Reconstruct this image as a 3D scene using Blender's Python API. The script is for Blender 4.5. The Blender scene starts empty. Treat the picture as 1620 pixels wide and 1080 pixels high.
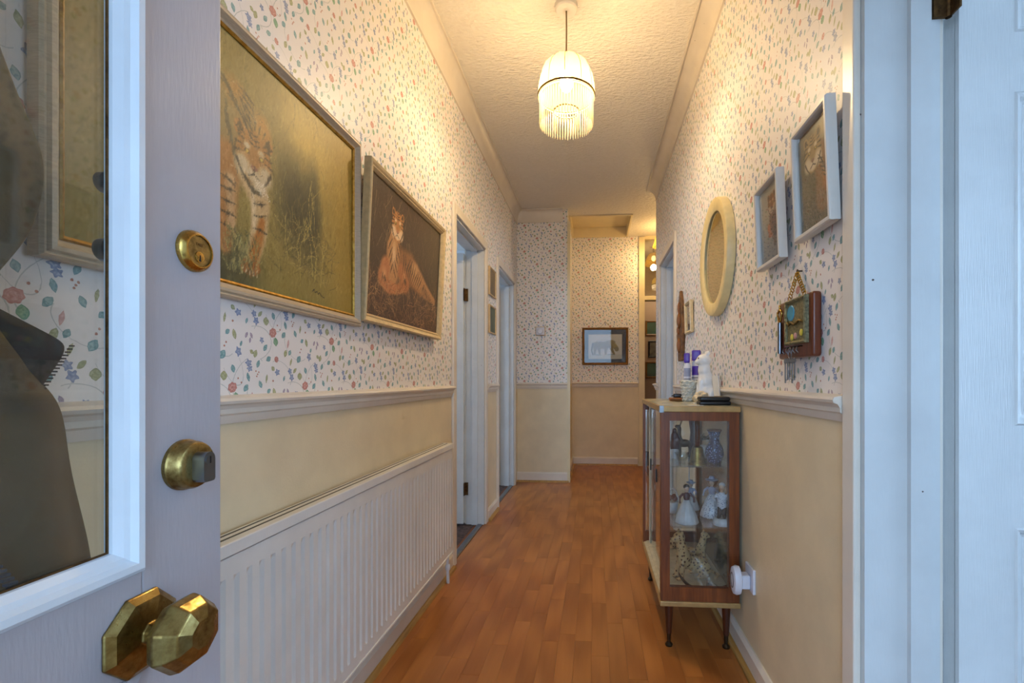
import bpy, bmesh, math, random
import numpy as np
from mathutils import Vector, Matrix, Euler

# ---------------------------------------------------------------- camera
scene = bpy.context.scene
COL = scene.collection
cam_d = bpy.data.cameras.new('camera')
cam = bpy.data.objects.new('camera', cam_d)
COL.objects.link(cam)
cam.location = (0, 0, 1.05)
cam.rotation_euler = (math.pi / 2, 0, math.atan(55 / 740))
cam_d.sensor_fit = 'HORIZONTAL'
cam_d.sensor_width = 36
cam_d.lens = 36 * 740 / 1620
cam_d.shift_x = (810 - 886) / 1620
cam_d.shift_y = (600 - 540) / 1620
cam_d.clip_start = 0.02
scene.camera = cam

# ---------------------------------------------------------------- world, daylight, exposure
world = bpy.data.worlds.new('overcast_sky')
scene.world = world
world.use_nodes = True
bg = world.node_tree.nodes['Background']
bg.inputs[0].default_value = (0.47, 0.70, 1.0, 1)
bg.inputs[1].default_value = 6.8
try:
    scene.cycles.use_denoising = True
    scene.cycles.use_adaptive_sampling = True
    scene.cycles.adaptive_threshold = 0.08
    scene.cycles.adaptive_min_samples = 16
    scene.cycles.max_bounces = 8
    scene.cycles.diffuse_bounces = 4
    scene.cycles.glossy_bounces = 3
    scene.cycles.transparent_max_bounces = 16
    scene.cycles.sample_clamp_indirect = 6
    scene.cycles.caustics_reflective = False
    scene.cycles.caustics_refractive = False
except Exception:
    pass
vs = scene.view_settings
vs.view_transform = 'Standard'
vs.look = 'None'
vs.exposure = 0.0
vs.gamma = 1.0
vs.use_curve_mapping = False


def portal(name, loc, rot, sx, sy):
    l = bpy.data.lights.new(name, 'AREA')
    l.shape = 'RECTANGLE'
    l.size, l.size_y = sx, sy
    l.cycles.is_portal = True
    o = bpy.data.objects.new(name, l)
    COL.objects.link(o)
    o.location = loc
    o.rotation_euler = rot
    return o


PI = math.pi
portal('daylight_portal_front_door', (-0.035, -0.345, 1.02), (PI / 2, 0, 0), 0.87, 2.06)
portal('daylight_portal_bedroom', (-3.72, 3.3, 1.45), (0, -PI / 2, 0), 1.3, 2.4)
portal('daylight_portal_lounge', (3.52, 0.4, 1.45), (0, PI / 2, 0), 1.5, 2.4)
portal('daylight_portal_study', (3.52, 3.2, 1.45), (0, PI / 2, 0), 1.3, 1.6)


# ---------------------------------------------------------------- helpers: colour and materials
def lin(c):
    if isinstance(c, str):
        c = c.lstrip('#')
        c = [int(c[i:i + 2], 16) / 255 for i in (0, 2, 4)]
        c = [x / 12.92 if x <= 0.04045 else ((x + 0.055) / 1.055) ** 2.4 for x in c]
    return (c[0], c[1], c[2], 1.0)


class NT:
    def __init__(self, name):
        self.m = bpy.data.materials.new(name)
        self.m.use_nodes = True
        self.t = self.m.node_tree
        self.b = self.t.nodes['Principled BSDF']
        self.out = self.t.nodes['Material Output']

    def n(self, typ, **kw):
        nd = self.t.nodes.new(typ)
        for k, v in kw.items():
            if k == 'i':
                for kk, vv in v.items():
                    self.put(nd.inputs[kk], vv)
            else:
                setattr(nd, k, v)
        return nd

    def put(self, sock, v):
        if isinstance(v, bpy.types.NodeSocket):
            self.t.links.new(v, sock)
        elif isinstance(v, bpy.types.Node):
            self.t.links.new(v.outputs[0], sock)
        else:
            sock.default_value = v

    def math(self, op, a, b=0.0, c=0.0, clamp=False):
        nd = self.t.nodes.new('ShaderNodeMath')
        nd.operation = op
        nd.use_clamp = clamp
        self.put(nd.inputs[0], a)
        self.put(nd.inputs[1], b)
        self.put(nd.inputs[2], c)
        return nd.outputs[0]

    def mix(self, f, a, b, blend='MIX'):
        nd = self.t.nodes.new('ShaderNodeMix')
        nd.data_type = 'RGBA'
        nd.blend_type = blend
        self.put(nd.inputs[0], f)
        self.put(nd.inputs[6], a)
        self.put(nd.inputs[7], b)
        return nd.outputs[2]

    def noise(self, vec, scale, detail=3.0, rough=0.5):
        nd = self.n('ShaderNodeTexNoise')
        if vec is not None:
            self.put(nd.inputs['Vector'], vec)
        nd.inputs['Scale'].default_value = scale
        nd.inputs['Detail'].default_value = detail
        nd.inputs['Roughness'].default_value = rough
        return nd

    def ramp(self, f, lo, hi, to0=0.0, to1=1.0):
        nd = self.n('ShaderNodeMapRange')
        self.put(nd.inputs[0], f)
        for k, v in zip((1, 2, 3, 4), (lo, hi, to0, to1)):
            nd.inputs[k].default_value = v
        return nd.outputs[0]

    def bump(self, h, strength, dist=0.01):
        nd = self.n('ShaderNodeBump')
        nd.inputs['Strength'].default_value = strength
        nd.inputs['Distance'].default_value = dist
        self.put(nd.inputs['Height'], h)
        self.put(self.b.inputs['Normal'], nd)
        return nd

    def coord(self, which='Object'):
        return self.n('ShaderNodeTexCoord').outputs[which]


def simple(name, col, rough=0.5, metal=0.0, var=0.10, scale=30.0, bump=0.0, bscale=None, spec=0.5, stretch=None, coat=0.0):
    k = NT(name)
    c = lin(col)
    co = k.coord('Object')
    if stretch:
        mp = k.n('ShaderNodeMapping')
        k.put(mp.inputs[0], co)
        mp.inputs['Scale'].default_value = stretch
        co = mp.outputs[0]
    nz = k.noise(co, scale)
    dark = tuple(x * (1 - var * 1.6) for x in c[:3]) + (1,)
    lite = tuple(min(1, x * (1 + var * 0.7)) for x in c[:3]) + (1,)
    k.put(k.b.inputs['Base Color'], k.mix(k.ramp(nz.outputs[0], 0.3, 0.7), dark, lite))
    k.b.inputs['Roughness'].default_value = rough
    k.b.inputs['Metallic'].default_value = metal
    k.b.inputs['Specular IOR Level'].default_value = spec
    k.b.inputs['Coat Weight'].default_value = coat
    if bump:
        nb = k.noise(co, bscale or scale * 3, 4.0, 0.6)
        k.bump(nb.outputs[0], bump, 0.004)
    return k.m


def paint(name, col, chips=0.0, rough=0.35, var=0.05, bump=0.12, chipcol='#4a4038', grain=None):
    """gloss or matt brush paint with sparse chips"""
    k = NT(name)
    co = k.coord('Object')
    n1 = k.noise(co, 6.0, 4.0, 0.6)
    c = lin(col)
    dark = tuple(x * (1 - var * 2) for x in c[:3]) + (1,)
    colr = k.mix(k.ramp(n1.outputs[0], 0.35, 0.7), dark, c)
    if chips:
        vz = k.n('ShaderNodeTexVoronoi')
        k.put(vz.inputs['Vector'], co)
        vz.inputs['Scale'].default_value = 55.0
        pick = k.n('ShaderNodeSeparateColor')
        k.put(pick.inputs[0], vz.outputs['Color'])
        nz = k.noise(co, 180.0, 2.0)
        d = k.math('ADD', vz.outputs['Distance'], k.math('MULTIPLY', nz.outputs[0], 0.22))
        near = k.math('LESS_THAN', d, 0.22)
        keep = k.math('LESS_THAN', pick.outputs[0], chips)
        colr = k.mix(k.math('MULTIPLY', near, keep), colr, lin(chipcol))
    k.put(k.b.inputs['Base Color'], colr)
    k.b.inputs['Roughness'].default_value = rough
    mp = k.n('ShaderNodeMapping')
    k.put(mp.inputs[0], co)
    mp.inputs['Scale'].default_value = grain or (60, 60, 8)
    nb = k.noise(mp.outputs[0], 4.0, 3.0)
    k.bump(nb.outputs[0], bump, 0.002)
    return k.m


def thin_glass(name, tint=(0.96, 0.98, 0.97, 1), base=0.05, dirt=0.0):
    k = NT(name)
    k.t.nodes.remove(k.b)
    tr = k.n('ShaderNodeBsdfTransparent', i={0: tint})
    gl = k.n('ShaderNodeBsdfGlossy', i={'Roughness': 0.02, 'Color': (1, 1, 1, 1)})
    lw = k.n('ShaderNodeLayerWeight', i={0: 0.5})
    f = k.math('MULTIPLY_ADD', k.math('POWER', lw.outputs['Facing'], 5.0), 1.0 - base, base, clamp=True)
    mx = k.n('ShaderNodeMixShader', i={0: f, 1: tr, 2: gl})
    last = mx
    if dirt:
        df = k.n('ShaderNodeBsdfDiffuse', i={0: (0.55, 0.55, 0.52, 1)})
        nz = k.noise(k.coord('Object'), 9.0, 6.0, 0.65)
        last = k.n('ShaderNodeMixShader', i={0: k.ramp(nz.outputs[0], 0.35, 0.8, 0.01, dirt), 1: mx, 2: df})
    k.put(k.out.inputs[0], last)
    return k.m


def vcol_mat(name, rough=0.55, coat=0.0):
    k = NT(name)
    a = k.n('ShaderNodeVertexColor', layer_name='print')
    k.put(k.b.inputs['Base Color'], a.outputs[0])
    k.b.inputs['Roughness'].default_value = rough
    k.b.inputs['Coat Weight'].default_value = coat
    nz = k.noise(k.coord('Object'), 900.0, 2.0)
    k.bump(nz.outputs[0], 0.15, 0.0006)
    return k.m


# wallpaper: one half-drop repeat of printed flowers, leaves, buds, berries and vine stems
MOTIFS = [
    ('teal', .0402, -.0019, .0142, .019, -40), ('teal', .087, .0056, .0124, .0187, 25), ('violet', -.0888, -.0132, .008, .0145, -25),
    ('violet', -.0729, -.0133, .008, .0145, 25), ('violet', -.0772, -.0247, .007, .0138, -10), ('olive', -.1249, -.0148, .0122, .0218, 15),
    ('teal', .1161, -.0111, .0118, .0139, -50), ('blue', -.1127, -.0531, .0211, .0264, 10), ('teal', -.105, -.0347, .008, .0132, -20),
    ('blue', -.0387, -.0215, .0155, .0179, 15), ('teal', -.0268, -.0389, .0126, .0191, -35), ('pink', .058, -.0238, .0083, .0227, -12),
    ('olive', .0477, -.0489, .0134, .0198, -20), ('teal', .0648, -.0462, .012, .0157, -30), ('olive', -.0601, -.0553, .0142, .0189, -20),
    ('olive', -.0718, -.0512, .0111, .0133, 60), ('rose', .0132, -.0656, .017, .0181, 0), ('teal', -.0153, -.0659, .0137, .0172, -60),
    ('blue', .0485, .0561, .0234, .0193, 0), ('blue', .052, .0431, .0199, .0177, 0), ('teal', .0474, .0234, .011, .0208, 15),
    ('berry', .072, .0369, .0045, .0045, 0), ('berry', .0813, .0349, .0045, .0045, 0), ('berry', .0775, .0297, .0045, .0045, 0),
    ('berry', .0749, .0249, .0045, .0045, 0), ('teal', .0794, .0545, .0121, .0191, -25), ('olive', -.1294, .0443, .0124, .0129, 50),
    ('blue', -.1137, .0353, .0205, .0191, 0), ('blue', -.0646, .0389, .0185, .0188, 0), ('blue', -.0577, .0226, .0205, .0229, 20),
    ('olive', -.0446, .0408, .0103, .0181, -45), ('olive', -.024, .0258, .0208, .0197, 0), ('teal', .0018, .0416, .0133, .0178, 20),
    ('teal', -.0879, .0196, .008, .0141, -20), ('olive', -.0609, .0629, .0074, .0207, -20), ('teal', .1023, -.0618, .0177, .0211, -35),
    ('olive', .1082, .0195, .0075, .0213, -10), ('berry', -.1294, .0139, .006, .006, 0), ('berry', .1072, -.0426, .005, .005, 0),
    ('berry', .1121, -.0343, .005, .005, 0), ('rose', 0, 0, .030, .026, 20), ('green', .0103, -.0217, .018, .021, 10),
    ('berry', .0166, .0202, .0048, .0048, 0), ('berry', .0263, .0104, .0048, .0048, 0)]
VINES = [(-.06, -.03, .055, .04, 0.2), (.05, .02, .04, .06, 2.4), (.09, -.03, .03, .05, 4.2), (-.1, .03, .03, .045, 1.0), (.0, .05, .05, .025, 5.2)]


def wallpaper_mat():
    P, Q = .2605, .267
    k = NT('floral_wallpaper')
    uv = k.n('ShaderNodeUVMap', uv_map='metres').outputs[0]
    nz = k.noise(uv, 230.0, 1.0)
    off = k.n('ShaderNodeVectorMath', operation='MULTIPLY_ADD')
    k.put(off.inputs[0], nz.outputs[1])
    off.inputs[1].default_value = (.0022, .0022, 0)
    k.put(off.inputs[2], uv)
    sp = k.n('ShaderNodeSeparateXYZ')
    k.put(sp.inputs[0], off.outputs[0])
    u, v = sp.outputs[0], sp.outputs[1]
    u = k.math('ADD', u, -.979 - .1302 - .0011)
    v = k.math('ADD', v, -1.166 - .0011)
    row = k.math('FLOOR', k.math('MULTIPLY_ADD', v, 2 / Q, .5))
    lv = k.math('MULTIPLY_ADD', row, -Q / 2, v)
    lu = k.math('MULTIPLY_ADD', row, -P / 2, u)
    cell = k.math('FLOOR', k.math('MULTIPLY_ADD', lu, 1 / P, .5))
    lu = k.math('MULTIPLY_ADD', cell, -P, lu)
    cb = k.n('ShaderNodeCombineXYZ')
    k.put(cb.inputs[0], lu)
    k.put(cb.inputs[1], lv)
    p = cb.outputs[0]
    best = {}
    copies = [(0, 0), (P, 0), (-P, 0), (P / 2, Q / 2), (-P / 2, Q / 2), (P / 2, -Q / 2), (-P / 2, -Q / 2)]
    for t, du, dv, w, h, rot in MOTIFS:
        for ox, oy in copies:
            cx, cy = du + ox, dv + oy
            r = max(w, h) * .55
            if abs(cx) > P / 2 + r or abs(cy) > Q / 4 + r:
                continue
            mp = k.n('ShaderNodeMapping', vector_type='TEXTURE')
            k.put(mp.inputs[0], p)
            mp.inputs[1].default_value = (cx, cy, 0)
            mp.inputs[2].default_value = (0, 0, math.radians(rot))
            shrink = .8 if t in ('blue',) else .92
            mp.inputs[3].default_value = (w / 2 * shrink, h / 2 * shrink * (1.18 if t in ('teal', 'olive', 'violet', 'pink', 'green') else 1), 1)
            if t in ('teal', 'olive', 'violet', 'pink', 'green'):
                s2 = k.n('ShaderNodeSeparateXYZ')
                k.put(s2.inputs[0], mp.outputs[0])
                ax = k.math('ABSOLUTE', s2.outputs[0])
                d = k.math('MULTIPLY_ADD', s2.outputs[1], s2.outputs[1], ax)
            else:
                ln = k.n('ShaderNodeVectorMath', operation='LENGTH')
                k.put(ln.inputs[0], mp.outputs[0])
                d = ln.outputs['Value']
                if t in ('blue', 'rose') and w > .014:
                    s2 = k.n('ShaderNodeSeparateXYZ')
                    k.put(s2.inputs[0], mp.outputs[0])
                    at = k.math('ARCTAN2', s2.outputs[1], s2.outputs[0])
                    wv = k.math('COSINE', k.math('MULTIPLY', at, 5.0 if t == 'blue' else 7.0))
                    d = k.math('MULTIPLY', d, k.math('MULTIPLY_ADD', wv, .24 if t == 'blue' else .07, 1.08))
            best[t] = d if t not in best else k.math('MINIMUM', best[t], d)
    vine = None
    for cx, cy, rx, ry, ang in VINES:
        mp = k.n('ShaderNodeMapping', vector_type='TEXTURE')
        k.put(mp.inputs[0], p)
        mp.inputs[1].default_value = (cx, cy, 0)
        mp.inputs[2].default_value = (0, 0, ang)
        mp.inputs[3].default_value = (rx, ry, 1)
        ln = k.n('ShaderNodeVectorMath', operation='LENGTH')
        k.put(ln.inputs[0], mp.outputs[0])
        s2 = k.n('ShaderNodeSeparateXYZ')
        k.put(s2.inputs[0], mp.outputs[0])
        d = k.math('ABSOLUTE', k.math('SUBTRACT', ln.outputs['Value'], 1.0))
        d = k.math('ADD', d, k.math('MULTIPLY', k.math('LESS_THAN', s2.outputs[0], -.1), 1.0))
        vine = d if vine is None else k.math('MINIMUM', vine, d)
    tone = k.ramp(nz.outputs[0], .3, .7)
    base = k.mix(k.noise(uv, 3.0, 2.0).outputs[0], lin('#e9e4e2'), lin('#efeae6'))
    col = k.mix(k.math('MULTIPLY', k.math('LESS_THAN', vine, .02), .45), base, lin('#7d8f8c'))
    pal = {'teal': ('#66949a', '#9cbcbe'), 'olive': ('#989c74', '#bfc09a'), 'green': ('#6a9a7e', '#a3c09e'), 'violet': ('#94869c', '#c2b3c2'),
           'pink': ('#c89a96', '#e0bcb6'), 'blue': ('#7a89ad', '#b9c3d8'), 'rose': ('#b97a73', '#dfb3aa'), 'berry': ('#ad7262', '#cf9c84')}
    for t in ('olive', 'teal', 'green', 'violet', 'pink', 'berry', 'blue', 'rose'):
        d = best[t]
        inner = k.mix(tone, lin(pal[t][0]), lin(pal[t][1]))
        if t in ('rose', 'blue'):
            ring = k.math('SINE', k.math('MULTIPLY', d, 12.0))
            inner = k.mix(k.math('MULTIPLY', k.math('GREATER_THAN', ring, .55), .6), inner, lin(pal[t][0]))
        edge = k.math('GREATER_THAN', d, .78)
        inner = k.mix(k.math('MULTIPLY', edge, .7), inner, lin(pal[t][0]))
        col = k.mix(k.math('LESS_THAN', d, 1.0), col, inner)
    # fine vertical joints between the rolls
    seam = k.math('LESS_THAN', k.math('ABSOLUTE', k.math('WRAP', u, .265, -.265)), .0006)
    col = k.mix(k.math('MULTIPLY', seam, .12), col, lin('#8a8078'))
    k.put(k.b.inputs['Base Color'], col)
    k.b.inputs['Roughness'].default_value = .42
    k.b.inputs['Specular IOR Level'].default_value = .35
    nb = k.noise(uv, 240.0, 3.0)
    k.bump(nb.outputs[0], .06, .002)
    return k.m


def floor_mat():
    k = NT('laminate_wood')
    oi = k.n('ShaderNodeObjectInfo')
    co = k.n('ShaderNodeNewGeometry').outputs[0]
    mp = k.n('ShaderNodeMapping')
    k.put(mp.inputs[0], co)
    mp.inputs['Scale'].default_value = (22, 1.6, 1)
    rnd = k.n('ShaderNodeCombineXYZ')
    k.put(rnd.inputs[0], k.math('MULTIPLY', oi.outputs['Random'], 60.0))
    k.put(rnd.inputs[1], k.math('MULTIPLY', oi.outputs['Random'], 23.0))
    k.put(mp.inputs['Location'], rnd)
    n1 = k.noise(mp.outputs[0], 1.0, 5.0, .6)
    wv = k.n('ShaderNodeTexWave', wave_type='RINGS', rings_direction='X')
    k.put(wv.inputs[0], mp.outputs[0])
    wv.inputs['Scale'].default_value = .35
    wv.inputs['Distortion'].default_value = 9.0
    wv.inputs['Detail'].default_value = 2.0
    wv.inputs['Detail Scale'].default_value = .7
    g = k.math('ADD', k.math('MULTIPLY', n1.outputs[0], .65), k.math('MULTIPLY', wv.outputs['Fac'], .35))
    c1 = k.mix(k.ramp(g, .25, .75), lin('#965a2a'), lin('#b4743a'))
    hs = k.n('ShaderNodeHueSaturation')
    k.put(hs.inputs['Color'], c1)
    k.put(hs.inputs['Value'], k.ramp(oi.outputs['Random'], 0, 1, 0.93, 1.07))
    k.put(k.b.inputs['Base Color'], hs)
    k.b.inputs['Roughness'].default_value = .36
    k.b.inputs['Specular IOR Level'].default_value = .45
    k.bump(n1.outputs[0], .05, .001)
    return k.m


def ceiling_mat():
    k = NT('textured_ceiling_paper')
    co = k.coord('Object')
    n1 = k.noise(co, 45.0, 4.0, .6)
    vz = k.n('ShaderNodeTexVoronoi')
    mp = k.n('ShaderNodeMapping')
    k.put(mp.inputs[0], co)
    mp.inputs['Scale'].default_value = (1.0, 2.2, 1)
    k.put(vz.inputs['Vector'], mp.outputs[0])
    vz.inputs['Scale'].default_value = 38.0
    h = k.math('ADD', n1.outputs[0], k.math('MULTIPLY', vz.outputs['Distance'], .6))
    k.put(k.b.inputs['Base Color'], k.mix(n1.outputs[0], lin('#e2dcd2'), lin('#efeae2')))
    k.b.inputs['Roughness'].default_value = .55
    k.bump(h, .6, .012)
    return k.m


def brass_mat(name, c1='#b08a3e', c2='#7a5426', rough=.22):
    k = NT(name)
    nz = k.noise(k.coord('Object'), 60.0, 5.0, .65)
    k.put(k.b.inputs['Base Color'], k.mix(k.ramp(nz.outputs[0], .38, .68), lin(c1), lin(c2)))
    k.b.inputs['Metallic'].default_value = 1.0
    k.put(k.b.inputs['Roughness'], k.ramp(nz.outputs[0], .3, .7, rough, rough + .22))
    return k.m


def wood_mat(name, a, b, rough=.35, stretch=(30, 30, 2.2)):
    k = NT(name)
    mp = k.n('ShaderNodeMapping')
    k.put(mp.inputs[0], k.coord('Object'))
    mp.inputs['Scale'].default_value = stretch
    nz = k.noise(mp.outputs[0], 2.2, 5.0, .6)
    k.put(k.b.inputs['Base Color'], k.mix(k.ramp(nz.outputs[0], .3, .7), lin(a), lin(b)))
    k.b.inputs['Roughness'].default_value = rough
    return k.m


def translucent_mat(name, col, clear=.4, glow=None, strength=0.0):
    k = NT(name)
    k.t.nodes.remove(k.b)
    c = lin(col)
    df = k.n('ShaderNodeBsdfDiffuse', i={0: c})
    tl = k.n('ShaderNodeBsdfTranslucent', i={0: c})
    m1 = k.n('ShaderNodeMixShader', i={0: .6, 1: df, 2: tl})
    tr = k.n('ShaderNodeBsdfTransparent', i={0: (1, .95, .86, 1)})
    m2 = k.n('ShaderNodeMixShader', i={0: clear, 1: m1, 2: tr})
    last = m2
    if strength:
        em = k.n('ShaderNodeEmission', i={0: lin(glow), 1: strength})
        last = k.n('ShaderNodeAddShader', i={0: m2, 1: em})
    k.put(k.out.inputs[0], last)
    return k.m


def emit_mat(name, col, s):
    k = NT(name)
    k.put(k.b.inputs['Base Color'], lin(col))
    k.put(k.b.inputs['Emission Color'], lin(col))
    k.b.inputs['Emission Strength'].default_value = s
    k.m.cycles.emission_sampling = 'NONE'
    return k.m


def spots_mat(name, ground, spot, scale, size=.32, rough=.3):
    k = NT(name)
    vz = k.n('ShaderNodeTexVoronoi')
    k.put(vz.inputs['Vector'], k.coord('Object'))
    vz.inputs['Scale'].default_value = scale
    k.put(k.b.inputs['Base Color'], k.mix(k.math('LESS_THAN', vz.outputs['Distance'], size), lin(ground), lin(spot)))
    k.b.inputs['Roughness'].default_value = rough
    return k.m


M = {
    'paper': wallpaper_mat(),
    'cream': paint('cream_wall_paint', '#e6d6b4', rough=.5, bump=.25, grain=(40, 40, 40)),
    'trim': paint('off_white_gloss_paint', '#e6ddd0', chips=.004, rough=.32),
    'lining': paint('white_frame_gloss_paint', '#d6d8d8', chips=.02, rough=.3),
    'doorw': paint('white_door_paint', '#e4e6e6', chips=.004, rough=.25, bump=.35, grain=(160, 160, 5)),
    'frontdoor': paint('lilac_white_door_paint', '#b5afb4', chips=.006, rough=.34, bump=.2),
    'bead': paint('chipped_white_bead_paint', '#dfe6ee', chips=.03, rough=.3),
    'radiator': paint('radiator_enamel', '#e4e2de', chips=.006, rough=.3, bump=.05),
    'floor': floor_mat(), 'ceiling': ceiling_mat(),
    'subfloor': simple('dark_underlay', '#7a4622', .8),
    'quadrant': wood_mat('oak_beading', '#94692f', '#c09550', .4, (30, 2, 30)),
    'yellowtrim': paint('cream_gloss_trim', '#e6d7b0', rough=.3),
    'brass': brass_mat('aged_brass', '#a8935c', '#6e5228', .24), 'brass2': brass_mat('bright_brass', '#c9a65a', '#a97f3c', .16),
    'steel': simple('grey_steel', '#8d9299', .3, 1.0), 'darkmetal': simple('dark_bronze_metal', '#4a3c2c', .4, .9),
    'black': simple('black_plastic', '#16161a', .35), 'hinge': brass_mat('rusty_hinge', '#7a5a38', '#4a3624', .45),
    'glass': thin_glass('door_glass', (.90, .92, .90, 1), .045, .06), 'glass_cab': thin_glass('cabinet_glass', (.93, .95, .95, 1), .06, .03),
    'glass_pic': thin_glass('picture_glass', (.98, .98, .98, 1), .02),
    'glass_trans': thin_glass('transom_glass', (.8, .8, .8, 1), .16),
    'mirror': simple('mirror_silver', '#c9ccc8', .03, 1.0, .01),
    'silvered': simple('foxed_mirror', '#8e938c', .12, 1.0, .15, 12),
    'frame_silver': simple('pale_champagne_frame', '#cbb89c', .4, .1, .10, 60, stretch=(1, 1, 8)),
    'frame_gold': brass_mat('gilt_slip', '#caa352', '#9c7430', .3), 'frame_champ': simple('brushed_gold_frame', '#d6be90', .38, .1, .1, 60),
    'frame_white': paint('white_picture_frame', '#ddd8d0', rough=.35), 'frame_brown': wood_mat('gilt_brown_frame', '#5c3a16', '#94692c', .4),
    'frame_pale': simple('pale_wood_frame', '#cbb187', .5), 'mount': simple('dark_blue_mount', '#2a2c38', .7),
    'print': vcol_mat('printed_picture', .45), 'canvas': vcol_mat('canvas_print', .5),
    'cabwood': wood_mat('teak_veneer', '#5c2a10', '#8a4a20', .35), 'cabdark': wood_mat('dark_teak_leg', '#3a190c', '#562a14', .35),
    'cabedge': simple('gilt_plastic_edge', '#b79560', .35, .4), 'marble': simple('marbled_laminate', '#b8b49a', .25, 0, .35, 14),
    'track': simple('ivory_track', '#cfc6ac', .4), 'white_cer': simple('white_glazed_ceramic', '#e6e6e6', .15, 0, .03),
    'wicker': simple('white_wicker', '#dcdcd2', .5, 0, .2, 60), 'shell': simple('cream_shells', '#e0cfae', .6, 0, .25, 70, .8, 160),
    'purple': simple('purple_plastic', '#5836b0', .3), 'can': simple('white_label', '#d9dcea', .3), 'leather': simple('tan_leather', '#8a5526', .5),
    'card': simple('white_card', '#e6e4de', .7, 0, .03), 'bellbrass': brass_mat('bell_brass', '#a8905a', '#6e5a34', .3),
    'redwood': wood_mat('dark_red_wood', '#3c1616', '#5e2a28', .3), 'porcelain': simple('grey_white_porcelain', '#d6d8dc', .2, 0, .08, 50),
    'bluevase': spots_mat('blue_lattice_glaze', '#252c58', '#9fb0dd', 130, .33), 'delft': spots_mat('blue_painted_porcelain', '#dfe3ee', '#33477e', 150, .28),
    'leopard': spots_mat('spotted_glaze', '#c9a878', '#5c3a26', 75, .34), 'silverfil': simple('silver_filigree', '#a89f8c', .35, .8, .3, 120),
    'maroon': simple('maroon_glaze', '#5a2a2c', .3), 'darkgreen': simple('dark_green_leaves', '#2e3a30', .5), 'terracotta': simple('terracotta_glaze', '#8e4a30', .4),
    'smallbrown': simple('brown_glaze', '#5e4634', .4), 'lilac': simple('lilac_glaze', '#9aa0bd', .3), 'skin': simple('pale_face_glaze', '#d9b69c', .3),
    'clearglass': thin_glass('clear_bowl_glass', (.9, .93, .93, 1), .12), 'keywood': wood_mat('mahogany_plaque', '#4a1d10', '#7a3c1e', .3),
    'carve': simple('carved_brown_wood', '#7d5632', .6, 0, .35, 40, .8, 90), 'mirrorframe': simple('ivory_mirror_frame', '#e6d29a', .35, 0, .06),
    'plug': simple('white_plastic', '#d9dbe6', .35, 0, .02), 'coat': simple('olive_waxed_cotton', '#655c44', .7, 0, .28, 9, .3, 60),
    'lining_c': simple('charcoal_lining', '#2d2d31', .7, 0, .2, 20), 'zip': simple('blue_zip', '#4a5f86', .5), 'carpet': simple('patterned_dark_carpet', '#5b463f', .95, 0, .5, 40, .5, 200),
    'roomw': simple('plain_white_room_paint', '#e3e6ea', .6, 0, .03, 3), 'brownwall': simple('tan_room_paint', '#a78d74', .6, 0, .05, 3),
    'paving': simple('grey_paving', '#9a9a96', .8, 0, .2, 5), 'shade': translucent_mat('shade_fabric', '#a8946a', .45),
    'strand': translucent_mat('glass_bead', '#a39a88', .35), 'braid': simple('gold_braid', '#6b5016', .6, .0), 'cord': simple('brown_flex', '#7c6438', .5),
    'bulb': emit_mat('lit_bulb', '#ffe2a8', 25.0), 'bulb2': emit_mat('lit_small_bulb', '#ffdf9a', 14.0), 'yshade': translucent_mat('yellow_frilled_glass', '#8a7030', .4),
    'enamel_blue': simple('blue_enamel_inlay', '#3f93b0', .3), 'pewter': simple('pewter_relief', '#8f8a6a', .4, .7, .35, 140, .9, 260),
    'yellowflower': simple('yellow_enamel', '#d9c84a', .35), 'pinkflower': simple('pink_enamel', '#d0958a', .35), 'chain': brass_mat('brass_chain', '#c79a3e', '#8c6424', .25),
    'stone': simple('white_ceiling_rose_plastic', '#eae6de', .4, 0, .02),
}


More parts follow.
